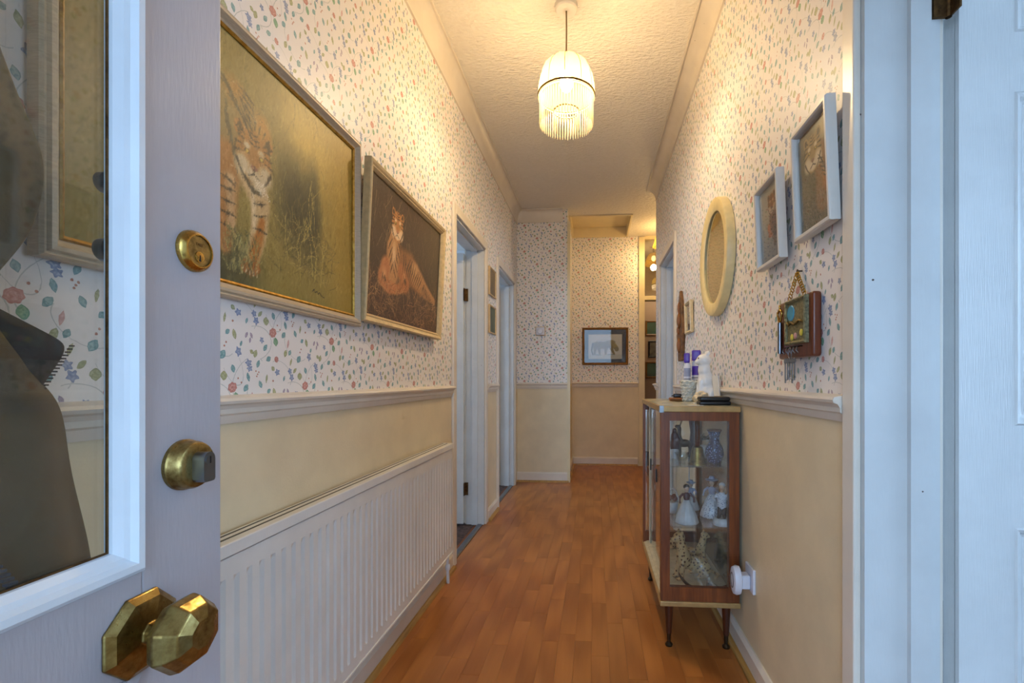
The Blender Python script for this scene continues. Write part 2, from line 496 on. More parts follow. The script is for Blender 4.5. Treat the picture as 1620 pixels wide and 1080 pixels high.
# ---------------------------------------------------------------- helpers: mesh building
class MB:
    def __init__(self):
        self.v, self.f, self.mi = [], [], []

    def add(self, verts, faces, mi=0):
        n = len(self.v)
        self.v += [tuple(p) for p in verts]
        self.f += [tuple(i + n for i in f) for f in faces]
        self.mi += [mi] * len(faces)
        return self

    def box(self, x0, x1, y0, y1, z0, z1, mi=0):
        v = [(x0, y0, z0), (x1, y0, z0), (x1, y1, z0), (x0, y1, z0), (x0, y0, z1), (x1, y0, z1), (x1, y1, z1), (x0, y1, z1)]
        return self.add(v, [(0, 3, 2, 1), (4, 5, 6, 7), (0, 1, 5, 4), (1, 2, 6, 5), (2, 3, 7, 6), (3, 0, 4, 7)], mi)

    def rbox(self, x0, x1, y0, y1, z0, z1, r, mi=0, seg=3):
        """box with edges rounded"""
        bm = bmesh.new()
        bmesh.ops.create_cube(bm, size=1)
        for p in bm.verts:
            p.co = Vector(((x0 + x1) / 2 + p.co.x * (x1 - x0), (y0 + y1) / 2 + p.co.y * (y1 - y0), (z0 + z1) / 2 + p.co.z * (z1 - z0)))
        bmesh.ops.bevel(bm, geom=bm.edges[:], offset=r, segments=seg, profile=.5, affect='EDGES')
        bm.verts.index_update()
        self.add([p.co for p in bm.verts], [[q.index for q in f.verts] for f in bm.faces], mi)
        bm.free()
        return self

    def lathe(self, prof, seg=24, axis='z', c=(0, 0, 0), mi=0, lobes=0, amp=0.0, caps=True, turn=0.0):
        """prof: list of (radius, height)"""
        vs, fs = [], []
        n = len(prof)
        for (r, h) in prof:
            for k in range(seg):
                a = turn + 2 * PI * k / seg
                rr = r * (1 + amp * abs(math.cos(lobes * a / 2)) if lobes else 1)
                x, y = rr * math.cos(a), rr * math.sin(a)
                p = {'z': (x, y, h), '-y': (x, -h, y), 'x': (h, x, y), 'y': (x, h, -y)}[axis]
                vs.append((p[0] + c[0], p[1] + c[1], p[2] + c[2]))
        for i in range(n - 1):
            for k in range(seg):
                k2 = (k + 1) % seg
                fs.append((i * seg + k, i * seg + k2, (i + 1) * seg + k2, (i + 1) * seg + k))
        if caps:
            fs.append(tuple(reversed(range(seg))))
            fs.append(tuple((n - 1) * seg + k for k in range(seg)))
        return self.add(vs, fs, mi)

    def ell(self, c, r, rot=(0, 0, 0), seg=14, rings=9, mi=0):
        vs, fs = [], []
        R = Euler(rot).to_matrix()
        for i in range(rings + 1):
            t = PI * i / rings
            for k in range(seg):
                a = 2 * PI * k / seg
                p = R @ Vector((r[0] * math.sin(t) * math.cos(a), r[1] * math.sin(t) * math.sin(a), -r[2] * math.cos(t)))
                vs.append((p.x + c[0], p.y + c[1], p.z + c[2]))
        for i in range(rings):
            for k in range(seg):
                k2 = (k + 1) % seg
                fs.append((i * seg + k, i * seg + k2, (i + 1) * seg + k2, (i + 1) * seg + k))
        return self.add(vs, fs, mi)

    def tube(self, pts, r, seg=8, mi=0, closed=False):
        pts = [Vector(p) for p in pts]
        n = len(pts)
        rs = r if isinstance(r, (list, tuple)) else [r] * n
        vs, fs = [], []
        up = Vector((.31, .47, .83))
        for i, p in enumerate(pts):
            a = pts[(i - 1) % n] if (closed or i > 0) else p
            b = pts[(i + 1) % n] if (closed or i < n - 1) else p
            t = (b - a).normalized()
            s = t.cross(up).normalized()
            w = s.cross(t)
            for k in range(seg):
                an = 2 * PI * k / seg
                q = p + (s * math.cos(an) + w * math.sin(an)) * rs[i]
                vs.append(tuple(q))
        for i in range(n if closed else n - 1):
            j = (i + 1) % n
            for k in range(seg):
                k2 = (k + 1) % seg
                fs.append((i * seg + k, i * seg + k2, j * seg + k2, j * seg + k))
        if not closed:
            fs.append(tuple(reversed(range(seg))))
            fs.append(tuple((n - 1) * seg + k for k in range(seg)))
        return self.add(vs, fs, mi)

    def sweep(self, prof, a, b, axis, mi=0, base=(0, 0, 0)):
        """prof (p,z) closed polygon swept along axis 'y' (p is x) or 'x' (p is y)"""
        vs = []
        for t in (a, b):
            for p, z in prof:
                vs.append((base[0] + p, t, base[2] + z) if axis == 'y' else (t, base[1] + p, base[2] + z))
        n = len(prof)
        fs = [(i, (i + 1) % n, n + (i + 1) % n, n + i) for i in range(n)]
        fs += [tuple(reversed(range(n))), tuple(range(n, 2 * n))]
        return self.add(vs, fs, mi)

    def prism(self, poly, y0, y1, mi=0):
        """poly (x,z) extruded along y"""
        n = len(poly)
        vs = [(x, y0, z) for x, z in poly] + [(x, y1, z) for x, z in poly]
        fs = [(i, (i + 1) % n, n + (i + 1) % n, n + i) for i in range(n)]
        fs += [tuple(reversed(range(n))), tuple(range(n, 2 * n))]
        return self.add(vs, fs, mi)

    def ring_frame(self, w, h, prof, mi=0):
        """mitred frame around w x h, centred in x, standing on z=0; prof (inset, out); out goes to -y"""
        vs, fs = [], []
        n = len(prof)
        for i, d in prof:
            vs += [(-w / 2 + i, -d, i), (w / 2 - i, -d, i), (w / 2 - i, -d, h - i), (-w / 2 + i, -d, h - i)]
        for a in range(n):
            b = (a + 1) % n
            for k in range(4):
                k2 = (k + 1) % 4
                fs.append((a * 4 + k, a * 4 + k2, b * 4 + k2, b * 4 + k))
        return self.add(vs, fs, mi)

    def build(self, name, mats, parent=None, smooth=False, uv=False, loc=None, rot=None):
        me = bpy.data.meshes.new(name)
        me.from_pydata(self.v, [], self.f)
        for m in (mats if isinstance(mats, (list, tuple)) else [mats]):
            me.materials.append(M[m] if isinstance(m, str) else m)
        me.polygons.foreach_set('material_index', self.mi)
        bm = bmesh.new()
        bm.from_mesh(me)
        bmesh.ops.recalc_face_normals(bm, faces=bm.faces[:])
        bm.to_mesh(me)
        bm.free()
        if smooth:
            me.polygons.foreach_set('use_smooth', [True] * len(me.polygons))
            if smooth != 'all':
                try:
                    me.set_sharp_from_angle(angle=math.radians(smooth if smooth > 1 else 40))
                except Exception:
                    pass
        if uv:
            lay = me.uv_layers.new(name='metres')
            for pl in me.polygons:
                n = pl.normal
                for li in pl.loop_indices:
                    p = me.vertices[me.loops[li].vertex_index].co
                    if abs(n.x) > abs(n.y):
                        lay.data[li].uv = ((p.y if n.x > 0 else 8.06 - p.y), p.z)
                    else:
                        lay.data[li].uv = (p.x + .4, p.z)
        o = bpy.data.objects.new(name, me)
        COL.objects.link(o)
        if parent:
            o.parent = parent
        if loc:
            o.location = loc
        if rot:
            o.rotation_euler = rot
        return o


def struct(o, label=None):
    o['kind'] = 'structure'
    if label:
        o['label'] = label
    return o


def tag(o, label, cat, group=None):
    o['label'] = label
    o['category'] = cat
    if group:
        o['group'] = group
    return o


def thing(name, label, cat, loc, rot=(0, 0, 0), group=None):
    o = bpy.data.objects.new(name, None)
    o.empty_display_size = .05
    COL.objects.link(o)
    o.location = loc
    o.rotation_euler = rot
    return tag(o, label, cat, group)


def blob(name, parts, mat, parent=None, voxel=.004, smooth_it=4):
    """several ellipsoids or tubes fused into one continuous skin"""
    mb = MB()
    for p in parts:
        if p[0] == 'e':
            mb.ell(p[1], p[2], p[3] if len(p) > 3 else (0, 0, 0))
        else:
            mb.tube(p[1], p[2], 10)
    o = mb.build(name, mat, parent)
    r = o.modifiers.new('fuse', 'REMESH')
    r.mode = 'VOXEL'
    r.voxel_size = voxel
    r.use_smooth_shade = True
    s = o.modifiers.new('smooth', 'SMOOTH')
    s.factor = .5
    s.iterations = smooth_it
    return o


# ---------------------------------------------------------------- setting: dimensions
XL, XR = -.80, .565
YF, YB = 4.78, 5.76
XRET = -.28
ZC = 2.79
YFRONT = -.23
YCORNER = 4.38
DADO = 1.0
T = .13


def wall(name, axis, face, thick, a0, a1, holes, lower='cream', upper='paper', ztop=ZC, split=DADO):
    """wall along axis; holes (a, b, ztop)"""
    mb = MB()
    p0, p1 = sorted((face, face + thick))

    def seg(s0, s1, z0, z1):
        for za, zb, mi in ((z0, min(z1, split), 0), (max(z0, split), z1, 1)):
            if zb - za > 1e-4:
                if axis == 'y':
                    mb.box(p0, p1, s0, s1, za, zb, mi)
                else:
                    mb.box(s0, s1, p0, p1, za, zb, mi)
    cur = a0
    for (h0, h1, hz) in holes:
        if h0 > cur:
            seg(cur, h0, 0, ztop)
        seg(h0, h1, hz, ztop)
        cur = h1
    if a1 > cur:
        seg(cur, a1, 0, ztop)
    return struct(mb.build(name, [lower, upper], uv=True))


D1 = (2.61, 3.35)
D2 = (3.80, 4.59)
D3 = (.27, 1.045)
D4 = (3.33, 4.07)
wall('wall_left', 'y', XL, -T, YFRONT, YF, [(D1[0], D1[1], 2.0), (D2[0], D2[1], 2.0)])
wall('wall_right', 'y', XR, T, YFRONT, YCORNER, [(D3[0], D3[1], 2.0), (D4[0], D4[1], 2.03)])
wall('wall_far', 'x', YF, .12, XL - T, XRET, [])
w_ret = wall('wall_return', 'y', XRET, -.1, YF + .12, YB, [])
wall('wall_back', 'x', YB, .12, XRET - .1, 2.4, [(.575, 1.42, 2.775)])
wall('wall_front', 'x', YFRONT, -.1, XL - T, XR + T, [(-.47, .40, 2.05)], upper='paper')
struct(MB().box(.69, 2.4, YCORNER - .12, YCORNER, 0, ZC).build('wall_corner', 'cream'))
struct(MB().box(2.4, 2.52, YCORNER - .12, YB + .12, 0, ZC).build('wall_end', 'cream'))

# ceiling with the loft hatch opening
HX0, HX1, HY0, HY1 = -.262, .382, 4.985, 5.70
cm = MB()
e_ = .0175
cm.box(-3.8, 3.6, -1.7, HY0 - e_, ZC, ZC + .1)
cm.box(-3.8, HX0 - e_, HY0 - e_, HY1 + e_, ZC, ZC + .1)
cm.box(HX1 + e_, 3.6, HY0 - e_, HY1 + e_, ZC, ZC + .1)
cm.box(-3.8, 3.6, HY1 + e_, 7.1, ZC, ZC + .1)
ceil = struct(cm.build('ceiling', 'ceiling'))
hl = MB()
for (a, b, c, d) in ((HX0 - .018, HX0, HY0, HY1), (HX1, HX1 + .018, HY0, HY1), (HX0 - .018, HX1 + .018, HY0 - .018, HY0), (HX0 - .018, HX1 + .018, HY1, HY1 + .018)):
    hl.box(a, b, c, d, ZC - .012, ZC + .13)
hl.build('hatch_lining', 'yellowtrim', ceil)
MB().box(HX0, HX1, HY0, HY1, ZC + .105, ZC + .125).build('hatch_panel', 'yellowtrim', ceil)


def coving(drop, proj, s):
    pts = [(0, 0), (0, -drop - .004), (s * .010, -drop - .004), (s * .010, -drop + .004)]
    for i in range(7):
        a = PI / 2 * i / 6
        pts.append((s * (proj * (1 - math.cos(a)) * .92 + .006), -drop + drop * math.sin(a) * .94))
    pts += [(s * (proj - .004), -.012), (s * (proj + .004), -.012), (s * (proj + .004), 0)]
    return pts


struct(MB().sweep(coving(.142, .053, 1), YFRONT, YF, 'y', base=(XL, 0, ZC)).build('trim_1', 'trim', smooth=30))
struct(MB().sweep(coving(.095, .087, -1), YFRONT, YCORNER - .02, 'y', base=(XR, 0, ZC)).build('trim_2', 'trim', smooth=30))
struct(MB().sweep(coving(.125, .045, -1), XL, XRET - .045, 'x', base=(0, YF, ZC)).build('trim_3', 'trim', smooth=30))

# dado rails
def dado(s):
    return [(0, -.058), (s * .006, -.058), (s * .010, -.048), (s * .012, -.040), (s * .017, -.036), (s * .017, -.026), (s * .022, -.018),
            (s * .031, -.014), (s * .033, -.008), (s * .030, -.002), (s * .02, 0), (0, .004)]


def rails(name, segs, axis, s, base):
    mb = MB()
    for a, b in segs:
        mb.sweep(dado(s), a, b, axis, base=base)
    return struct(mb.build(name, 'trim', smooth=30))


ZD = 1.012
rails('trim_4', [(YFRONT, 2.55), (3.41, 3.74)], 'y', 1, (XL, 0, ZD))
rails('trim_5', [(1.092, 3.265), (4.135, YCORNER + .012)], 'y', -1, (XR, 0, ZD))
rails('trim_6', [(XL, XRET)], 'x', -1, (0, YF, ZD))
rails('trim_7', [(XRET, .52)], 'x', -1, (0, YB, ZD))


# skirting boards with a timber quadrant bead at the foot
def skirt(name, segs, axis, s, base, h=.085):
    mb, q = MB(), MB()
    for a, b in segs:
        mb.sweep([(0, 0), (s * .016, 0), (s * .016, h - .014), (s * .006, h), (0, h)], a, b, axis, base=base)
        pr = [(s * .016, 0), (s * .034, 0)] + [(s * (.016 + .018 * math.cos(t)), .018 * math.sin(t)) for t in (.4, .8, 1.2)] + [(s * .016, .018)]
        q.sweep(pr, a, b, axis, base=base)
    o = struct(mb.build(name, 'trim'))
    q.build('quadrant', 'quadrant', o)
    return o


skirt('baseboard_left', [(YFRONT, 2.55), (3.41, 3.74)], 'y', 1, (XL, 0, 0))
skirt('baseboard_right', [(1.092, 3.265), (4.135, YCORNER)], 'y', -1, (XR, 0, 0))
skirt('baseboard_far', [(XL, XRET + .016)], 'x', -1, (0, YF, 0), .10)
skirt('baseboard_back', [(XRET, .52)], 'x', -1, (0, YB, 0), .10)
skirt('baseboard_return', [(YF, YB)], 'y', 1, (XRET, 0, 0), .10)


# door frames: lining in the wall thickness, stop bead, architraves on both faces
def door_frame(name, X, s, y0, y1, z, cw=.055, t=T, stop=None):
    """s: +1 room lies towards +x of the wall face X, -1 towards -x"""
    root = MB()
    stop = stop or (.045, t - .042)
    x0, x1 = sorted((X, X + s * t))
    th = .018
    root.box(x0, x1, y0 - .002, y0 + th, 0, z)
    root.box(x0, x1, y1 - th, y1 + .002, 0, z)
    root.box(x0, x1, y0, y1, z - th, z + .002)
    o = struct(root.build(name, 'lining'))
    st = MB()
    sx0, sx1 = sorted((X + s * stop[0], X + s * stop[1]))
    st.box(sx0, sx1, y0 + th, y0 + th + .012, 0, z - th)
    st.box(sx0, sx1, y1 - th - .012, y1 - th, 0, z - th)
    st.box(sx0, sx1, y0 + th, y1 - th, z - th - .012, z - th)
    st.build('door_stop', 'lining', o)
    for xf, d in ((X, -s), (X + s * t, s)):
        for (a, b, za, zb) in ((y0 - cw + .006, y0 + .006, 0, z + cw - .006), (y1 - .006, y1 + cw - .006, 0, z + cw - .006), (y0 + .006, y1 - .006, z - .006, z + cw - .006)):
            m = MB()
            xa, xb = sorted((xf, xf + d * .016))
            m.rbox(xa, xb, a, b, za, zb, .004)
            m.build('architrave', 'trim', o)
    return o


fr1 = door_frame('door_1', XL, -1, D1[0], D1[1], 2.0)
fr2 = door_frame('door_2', XL, -1, D2[0], D2[1], 2.0)
fr3 = door_frame('door_3', XR, 1, D3[0], D3[1], 2.0, .048, .150, (.085, .125))
fr4 = door_frame('door_4', XR, 1, D4[0], D4[1], 2.03)


def hinge(parent, x, y, z, s, plate=.035):
    h = MB()
    h.tube([(x, y, z - .045), (x, y, z + .045)], .006, 10)
    h.box(min(x, x - s * plate), max(x, x - s * plate), y - .002, y + .004, z - .045, z + .045)
    h.box(min(x, x + s * .004), max(x, x + s * .004), y - .03, y, z - .045, z + .045)
    for dz in (-.03, 0, .03):
        h.lathe([(.004, 0), (.004, .002)], 8, '-y', (x - s * plate * .6, y - .001, z + dz))
    return h.build('hinge', 'hinge', parent, smooth=30)


def flat_leaf(parent, X, s, y, z, width, zs=(.25, 1.78)):
    """leaf swung back into the room, standing square to the hall"""
    x0, x1 = sorted((X + s * (T + .012), X + s * (T + .012 + width)))
    MB().rbox(x0, x1, y - .05, y - .012, .012, z - .02, .003).build('leaf', 'doorw', parent)
    for zz in zs:
        hinge(parent, X + s * (T + .004), y - .028, zz, s, .02)


flat_leaf(fr1, XL, -1, D1[1], 1.98, .70, (.26, 1.66))
flat_leaf(fr2, XL, -1, D2[1], 1.98, .72, ())
MB().box(-.955, -.945, D2[1] - .058, D2[1] - .05, .97, 1.05).build('latch_plate', 'steel', fr2)
flat_leaf(fr4, XR, 1, D4[1], 2.0, .70, (.3, 1.68))

# near right door: moulded six-panel leaf standing open
lx0, lx1, ly0, ly1 = .754, 1.496, 1.030, 1.074
lf = MB()
lf.box(lx0, lx1, ly0 + .011, ly1, .008, 1.965)
ST, cols = .108, ((lx0 + .108, lx0 + .317), (lx1 - .317, lx1 - .108))
rows = ((.15, .745), (.955, 1.642), (1.765, 1.87))
lf.box(lx0, lx0 + ST, ly0, ly0 + .012, .008, 1.965)
lf.box(lx1 - ST, lx1, ly0, ly0 + .012, .008, 1.965)
lf.box(cols[0][1], cols[1][0], ly0, ly0 + .012, .008, 1.965)
zz = .008
for a, b in rows:
    lf.box(lx0 + ST, lx1 - ST, ly0, ly0 + .012, zz, a)
    zz = b
lf.box(lx0 + ST, lx1 - ST, ly0, ly0 + .012, zz, 1.965)
leaf = lf.build('leaf', 'doorw', fr3)
for cx0, cx1 in cols:
    for a, b in rows:
        w, h = cx1 - cx0, b - a
        p = MB()
        p.ring_frame(w, h, [(0, 0), (.004, .004), (.010, .001), (.016, -.006), (.022, -.008), (.034, -.002), (.036, -.012), (0, -.012)])
        p.box(-w / 2 + .034, w / 2 - .034, .0025, .012, .034, h - .034)
        p.build('panel', 'doorw', leaf, loc=((cx0 + cx1) / 2, ly0 + .001, a))
for zz in (.22, 1.842):
    hinge(fr3, .728, 1.022, zz, 1, .030)

# thresholds in the left doorways
for i, (a, b) in enumerate((D1, D2)):
    MB().sweep([(-.02, 0), (.02, 0), (.012, .006), (-.012, .006)], a + .02, b - .02, 'y', base=(XL - .03, 0, 0)).build('threshold_strip', 'steel', (fr1, fr2)[i])

# ---------------------------------------------------------------- floors
fl = MB()
fl.box(XL - .07, XR + .07, YFRONT - .1, YB, -.06, -.005)
fl.box(XR + .07, 2.4, YCORNER - .1, YB, -.06, -.0002)
floor = struct(fl.build('floor', 'subfloor'))
random.seed(5)
SW = .066
xs = [XL - .005 + i * SW for i in range(22)]
count = 0
rest = MB()
box_cache = {}
for i, x in enumerate(xs[:-1]):
    y = .55 - random.random() * .45
    while y < YB:
        L = random.choice((.30, .36, .42, .48, .54))
        y1 = min(y + L, YB)
        x1 = min(x + SW, XR + .07)
        if y1 > 1.2 and count < 298:
            key = round(y1 - y, 3)
            if key not in box_cache:
                m = MB()
                g = .0002
                W, Lk = SW - 2 * g, key - 2 * g
                m.add([(0, 0, -.005), (W, 0, -.005), (W, Lk, -.005), (0, Lk, -.005), (0, 0, -.0003), (W, 0, -.0003), (W, Lk, -.0003), (0, Lk, -.0003),
                       (.0004, .0004, 0), (W - .0004, .0004, 0), (W - .0004, Lk - .0004, 0), (.0004, Lk - .0004, 0)],
                      [(0, 3, 2, 1), (0, 1, 5, 4), (1, 2, 6, 5), (2, 3, 7, 6), (3, 0, 4, 7), (4, 5, 9, 8), (5, 6, 10, 9), (6, 7, 11, 10), (7, 4, 8, 11), (8, 9, 10, 11)])
                o = m.build('plank', 'floor', floor, loc=(x + g, y + g, 0))
                box_cache[key] = o.data
            else:
                o = bpy.data.objects.new('plank', box_cache[key])
                COL.objects.link(o)
                o.parent = floor
                o.location = (x + .0002, y + .0002, 0)
            count += 1
        else:
            rest.box(x + .0002, x1 - .0002, y, y1 - .0004, -.005, 0)
        y = y1
for i in range(28):
    x = XR + .07 + .0 + i * SW
    y = YCORNER - .1 - random.random() * .2
    while y < YB:
        L = random.choice((.36, .42, .48))
        rest.box(x, min(x + SW - .001, 2.4), max(y, YCORNER - .1), min(y + L - .001, YB), -.005, 0)
        y += L
rest_o = rest.build('plank_field', 'floor', floor)
rest_o['kind'] = 'stuff'

# adjoining rooms (shell only, daylight enters by their windows)
def room(nm, x0, x1, y0, y1, win_side, wy0, wy1, wz0, wz1, wallm='roomw', floorm='carpet'):
    mb = MB()
    mb.box(x0, x1, y0, y1, -.06, -.004, 0)
    for ya, yb in ((y0 - .1, y0), (y1, y1 + .1)):
        mb.box(x0, x1, ya, yb, 0, ZC, 1)
    xo = x0 if win_side < 0 else x1
    xa, xb = (xo - .1, xo) if win_side < 0 else (xo, xo + .1)
    mb.box(xa, xb, y0, wy0, 0, ZC, 1)
    mb.box(xa, xb, wy1, y1, 0, ZC, 1)
    mb.box(xa, xb, wy0, wy1, 0, wz0, 1)
    mb.box(xa, xb, wy0, wy1, wz1, ZC, 1)
    return struct(mb.build(nm, [floorm, wallm]))


room('wall_bedroom', -3.7, XL - .07, .9, 6.2, -1, 2.1, 4.5, .8, 2.1)
room('wall_lounge', XR + .07, 3.5, -1.6, 2.35, 1, -.8, 1.6, .7, 2.2)
lt = MB()
for ya, yb, za, zb in ((YFRONT, D3[0], 0, ZC), (D3[1], 2.35, 0, ZC), (D3[0], D3[1], 2.0, ZC)):
    lt.box(XR + T, XR + .148, ya, yb, za, zb)
struct(lt.build('wall_lounge_plaster', 'roomw'))
room('wall_study', XR + .07, 3.5, 2.46, YCORNER - .13, 1, 2.6, 4.0, .8, 2.1)
br = MB()
br.box(.2, 2.4, YB, 6.98, -.06, -.002, 0)
br.box(.2, 2.4, 6.9, 7.0, 0, ZC, 1)
br.box(.1, .2, YB + .12, 7.0, 0, ZC, 1)
br.box(2.4, 2.5, YB + .12, 7.0, 0, ZC, 1)
br.box(.2, 2.4, 6.885, 6.9, 0, .72, 2)
struct(br.build('wall_back_room', ['carpet', 'brownwall', 'roomw']))
struct(MB().box(-6, 6, -9, YFRONT - .1, -.2, -.08).build('ground', 'paving'))

# back doorway: painted frame, transom bar and transom pane
dfb = MB()
dfb.box(.535, .605, YB - .02, YB + .13, 0, 2.78)
dfb.box(1.38, 1.45, YB - .02, YB + .13, 0, 2.78)
dfb.box(.605, 1.38, YB - .02, YB + .13, 2.755, ZC)
bdoor = struct(dfb.build('door_5', 'yellowtrim'))
MB().rbox(.605, 1.38, YB - .015, YB + .12, 2.015, 2.065, .004).build('transom_bar', 'yellowtrim', bdoor)
MB().box(.605, 1.38, YB + .03, YB + .034, 2.065, 2.755).build('transom_pane', 'glass_trans', bdoor)
MB().box(XRET, XRET + .03, YF - .02, YF + .0, 0, ZC - .13).build('corner_bead', 'yellowtrim', w_ret)


# ---------------------------------------------------------------- front door (open, lying along the left side)
DW = .82
ang = math.radians(92.4)
lead = (-.5, .592)
fd = bpy.data.objects.new('door_6', None)
COL.objects.link(fd)
fd.location = (lead[0] - DW * math.cos(ang), lead[1] - DW * math.sin(ang), .012)
fd.rotation_euler = (0, 0, ang)
struct(fd, 'lilac white half glazed front door standing open beside the coat')
Z0 = -.012
for nm, b in (('stile', (.706, .82, 0, .045, 0, 2.0)), ('stile', (0, .114, 0, .045, 0, 2.0)), ('rail', (.114, .706, 0, .045, .72, .829)),
              ('rail', (.114, .706, 0, .045, 1.9, 2.0)), ('rail', (.114, .706, 0, .045, 0, .2))):
    MB().rbox(*b[:4], b[4], b[5], .002).build(nm, 'frontdoor', fd)
MB().ring_frame(.592, 1.071, [(0, -.014), (0, .003), (.005, .008), (.012, .008), (.016, .002), (.021, .0), (.0275, -.006), (.0285, -.014)]).build('glazing_bead', 'bead', fd, loc=(.41, 0, .829 + Z0 + .012))
MB().ring_frame(.537, 1.016, [(0, -.0115), (0, -.0095), (.0022, -.0095), (.0022, -.0115)]).build('putty_edge', 'hinge', fd, loc=(.41, 0, .8565))
MB().box(.138, .682, .0125, .0165, .85, 1.88).build('pane', 'glass', fd)
pn = MB().ring_frame(.592, .52, [(0, -.01), (0, .002), (.012, .004), (.02, -.006), (.03, -.012), (.03, -.03), (0, -.03)])
pn.box(-.27, .27, .014, .03, .025, .5)
pn.build('panel', 'frontdoor', fd, loc=(.41, 0, .2))

kx, kz = .7035, .762
kn = MB().lathe([(.046, 0), (.046, .003), (.038, .009), (.020, .012), (.012, .013), (.0115, .027), (.024, .031), (.036, .038), (.0405, .047), (.038, .056), (.030, .066), (.016, .071)],
                8, '-y', (kx, 0, kz), turn=PI / 8)
ko = kn.build('door_knob', 'brass', fd)
ko['label'] = 'aged brass octagonal door knob on an octagonal rose'
bv = ko.modifiers.new('soft_edges', 'BEVEL')
bv.width = .0035
bv.segments = 3
cx, cz = .7736, 1.197
cy = MB().lathe([(.0255, 0), (.0255, .003), (.0245, .006), (.0205, .010), (.0188, .010), (.0188, .0075)], 40, '-y', (cx, 0, cz)).build('cylinder_lock', 'brass2', fd, smooth=35)
cy['label'] = 'round brass cylinder lock'
MB().lathe([(.0186, .003), (.0186, .0085)], 40, '-y', (cx, 0, cz)).build('lock_face', 'bellbrass', cy, smooth=35)
MB().lathe([(.0068, .0085), (.0068, .0094), (.0060, .0096)], 24, '-y', (cx, 0, cz - .0075)).build('key_barrel', 'brass2', cy, smooth=35)
MB().box(cx - .0007, cx + .0007, -.0100, -.0096, cz - .0115, cz - .0050).box(cx - .0014, cx + .0010, -.0100, -.0096, cz - .0128, cz - .0105).build('keyway', 'black', cy)
tc = bpy.data.curves.new('lettering', 'FONT')
tc.body = 'YALE'
tc.size = .0052
tc.align_x = 'CENTER'
tc.extrude = .0001
to = bpy.data.objects.new('lettering', tc)
COL.objects.link(to)
dg = bpy.context.evaluated_depsgraph_get()
tm = bpy.data.meshes.new_from_object(to.evaluated_get(dg))
bpy.data.objects.remove(to)
tm.materials.clear()
tm.materials.append(M['hinge'])
to = bpy.data.objects.new('lettering', tm)
COL.objects.link(to)
to.parent = cy
to.location = (cx, -.0087, cz + .0065)
to.rotation_euler = (PI / 2, 0, 0)
ex, ez = .7596, .935
es = MB().lathe([(.0305, 0), (.0305, .004), (.029, .006), (.0285, .014), (.0265, .018), (.0245, .019), (.012, .0185)], 40, '-y', (ex, 0, ez)).build('lock_escutcheon', 'brass', fd, smooth=35)
es['label'] = 'brass escutcheon around a grey steel lock cylinder'
prof = [(ex + .0088 * math.cos(a), ez + .007 + .0088 * math.sin(a)) for a in [i * PI / 10 for i in range(11)]] + [(ex - .0088, ez - .017), (ex - .007, ez - .02), (ex + .007, ez - .02), (ex + .0088, ez - .017)]
eu = MB().prism(prof, -.033, -.01).build('euro_cylinder', 'steel', es)
MB().lathe([(.0065, .0325), (.0065, .0338)], 24, '-y', (ex, 0, ez + .006)).build('key_barrel', 'steel', eu, smooth=35)
MB().box(ex - .0007, ex + .0007, -.0343, -.0338, ez + .002, ez + .0105).build('keyway', 'black', eu)
nl = MB().rbox(.748, .815, .045, .082, 1.172, 1.222, .004).build('night_latch', 'black', fd)
MB().lathe([(.006, -.082), (.006, -.092), (.014, -.094), (.014, -.106), (.010, -.109)], 20, '-y', (.765, 0, 1.197)).build('snib_knob', 'steel', nl, smooth=35)
MB().lathe([(.009, -.045), (.007, -.052), (.006, -.066), (.012, -.07), (.012, -.078), (.007, -.082)], 20, '-y', (.738, 0, 1.268)).build('inside_knob', 'steel', fd, smooth=35)

# ---------------------------------------------------------------- coat hanging behind the glass
ct = thing('coat', 'olive waxed coat with charcoal lining hanging behind the front door glass', 'coat', (-.70, .36, .72))


def cloth(name, mat, rows, nx=26, fold=.012, seed=1, thick=.012, xofs=0.0):
    """rows: (z, y_left, y_right, x_out) in coat space"""
    rnd = random.Random(seed)
    ph = [rnd.uniform(0, 6.28) for _ in range(4)]
    vs, fs = [], []
    for z, a, b, xo in rows:
        for i in range(nx + 1):
            t = i / nx
            y = a + (b - a) * t
            x = xo * (.4 + .6 * math.sin(PI * (.1 + .5 * t))) + fold * (math.sin(9 * t + ph[0] + z * 3) + .6 * math.sin(21 * t + ph[1] - z * 5)) * (.3 + .7 * t) + xofs
            vs.append((x, y, z))
    for r in range(len(rows) - 1):
        for i in range(nx):
            k = r * (nx + 1) + i
            fs.append((k, k + 1, k + nx + 2, k + nx + 1))
    o = MB().add(vs, fs).build(name, mat, ct, smooth='all')
    s = o.modifiers.new('thickness', 'SOLIDIFY')
    s.thickness = thick
    u = o.modifiers.new('drape', 'SUBSURF')
    u.levels = u.render_levels = 2
    return o


cloth('coat_body', 'coat', [(.02, -.16, .232, .05), (.055, -.16, .229, .05), (.117, -.16, .224, .05), (.211, -.16, .201, .05), (.27, -.15, .195, .05), (.305, -.15, .185, .05), (.33, -.15, .163, .05), (.36, -.14, .14, .05), (.40, -.14, .112, .05), (.46, -.13, .085, .045), (.6, -.11, .07, .04), (.8, -.06, .05, .03), (1.0, -.03, .02, .0)], seed=3, fold=.017)
cloth('sleeve', 'coat', [(.42, -.09, .085, .062), (.47, -.09, .112, .066), (.50, -.09, .127, .07), (.566, -.09, .140, .07), (.60, -.09, .133, .07), (.64, -.09, .114, .068), (.75, -.08, .08, .06), (.86, -.07, .05, .05)], seed=8, fold=.006, xofs=.004)
cloth('coat_lining', 'lining_c', [(.26, -.02, .135, .035), (.305, -.02, .152, .035), (.326, -.02, .163, .035), (.35, -.02, .178, .035), (.374, -.02, .190, .035), (.385, -.02, .17, .035), (.40, -.02, .14, .035), (.42, -.02, .10, .035)], seed=5, fold=.003, thick=.003, xofs=-.004)
zt = MB()
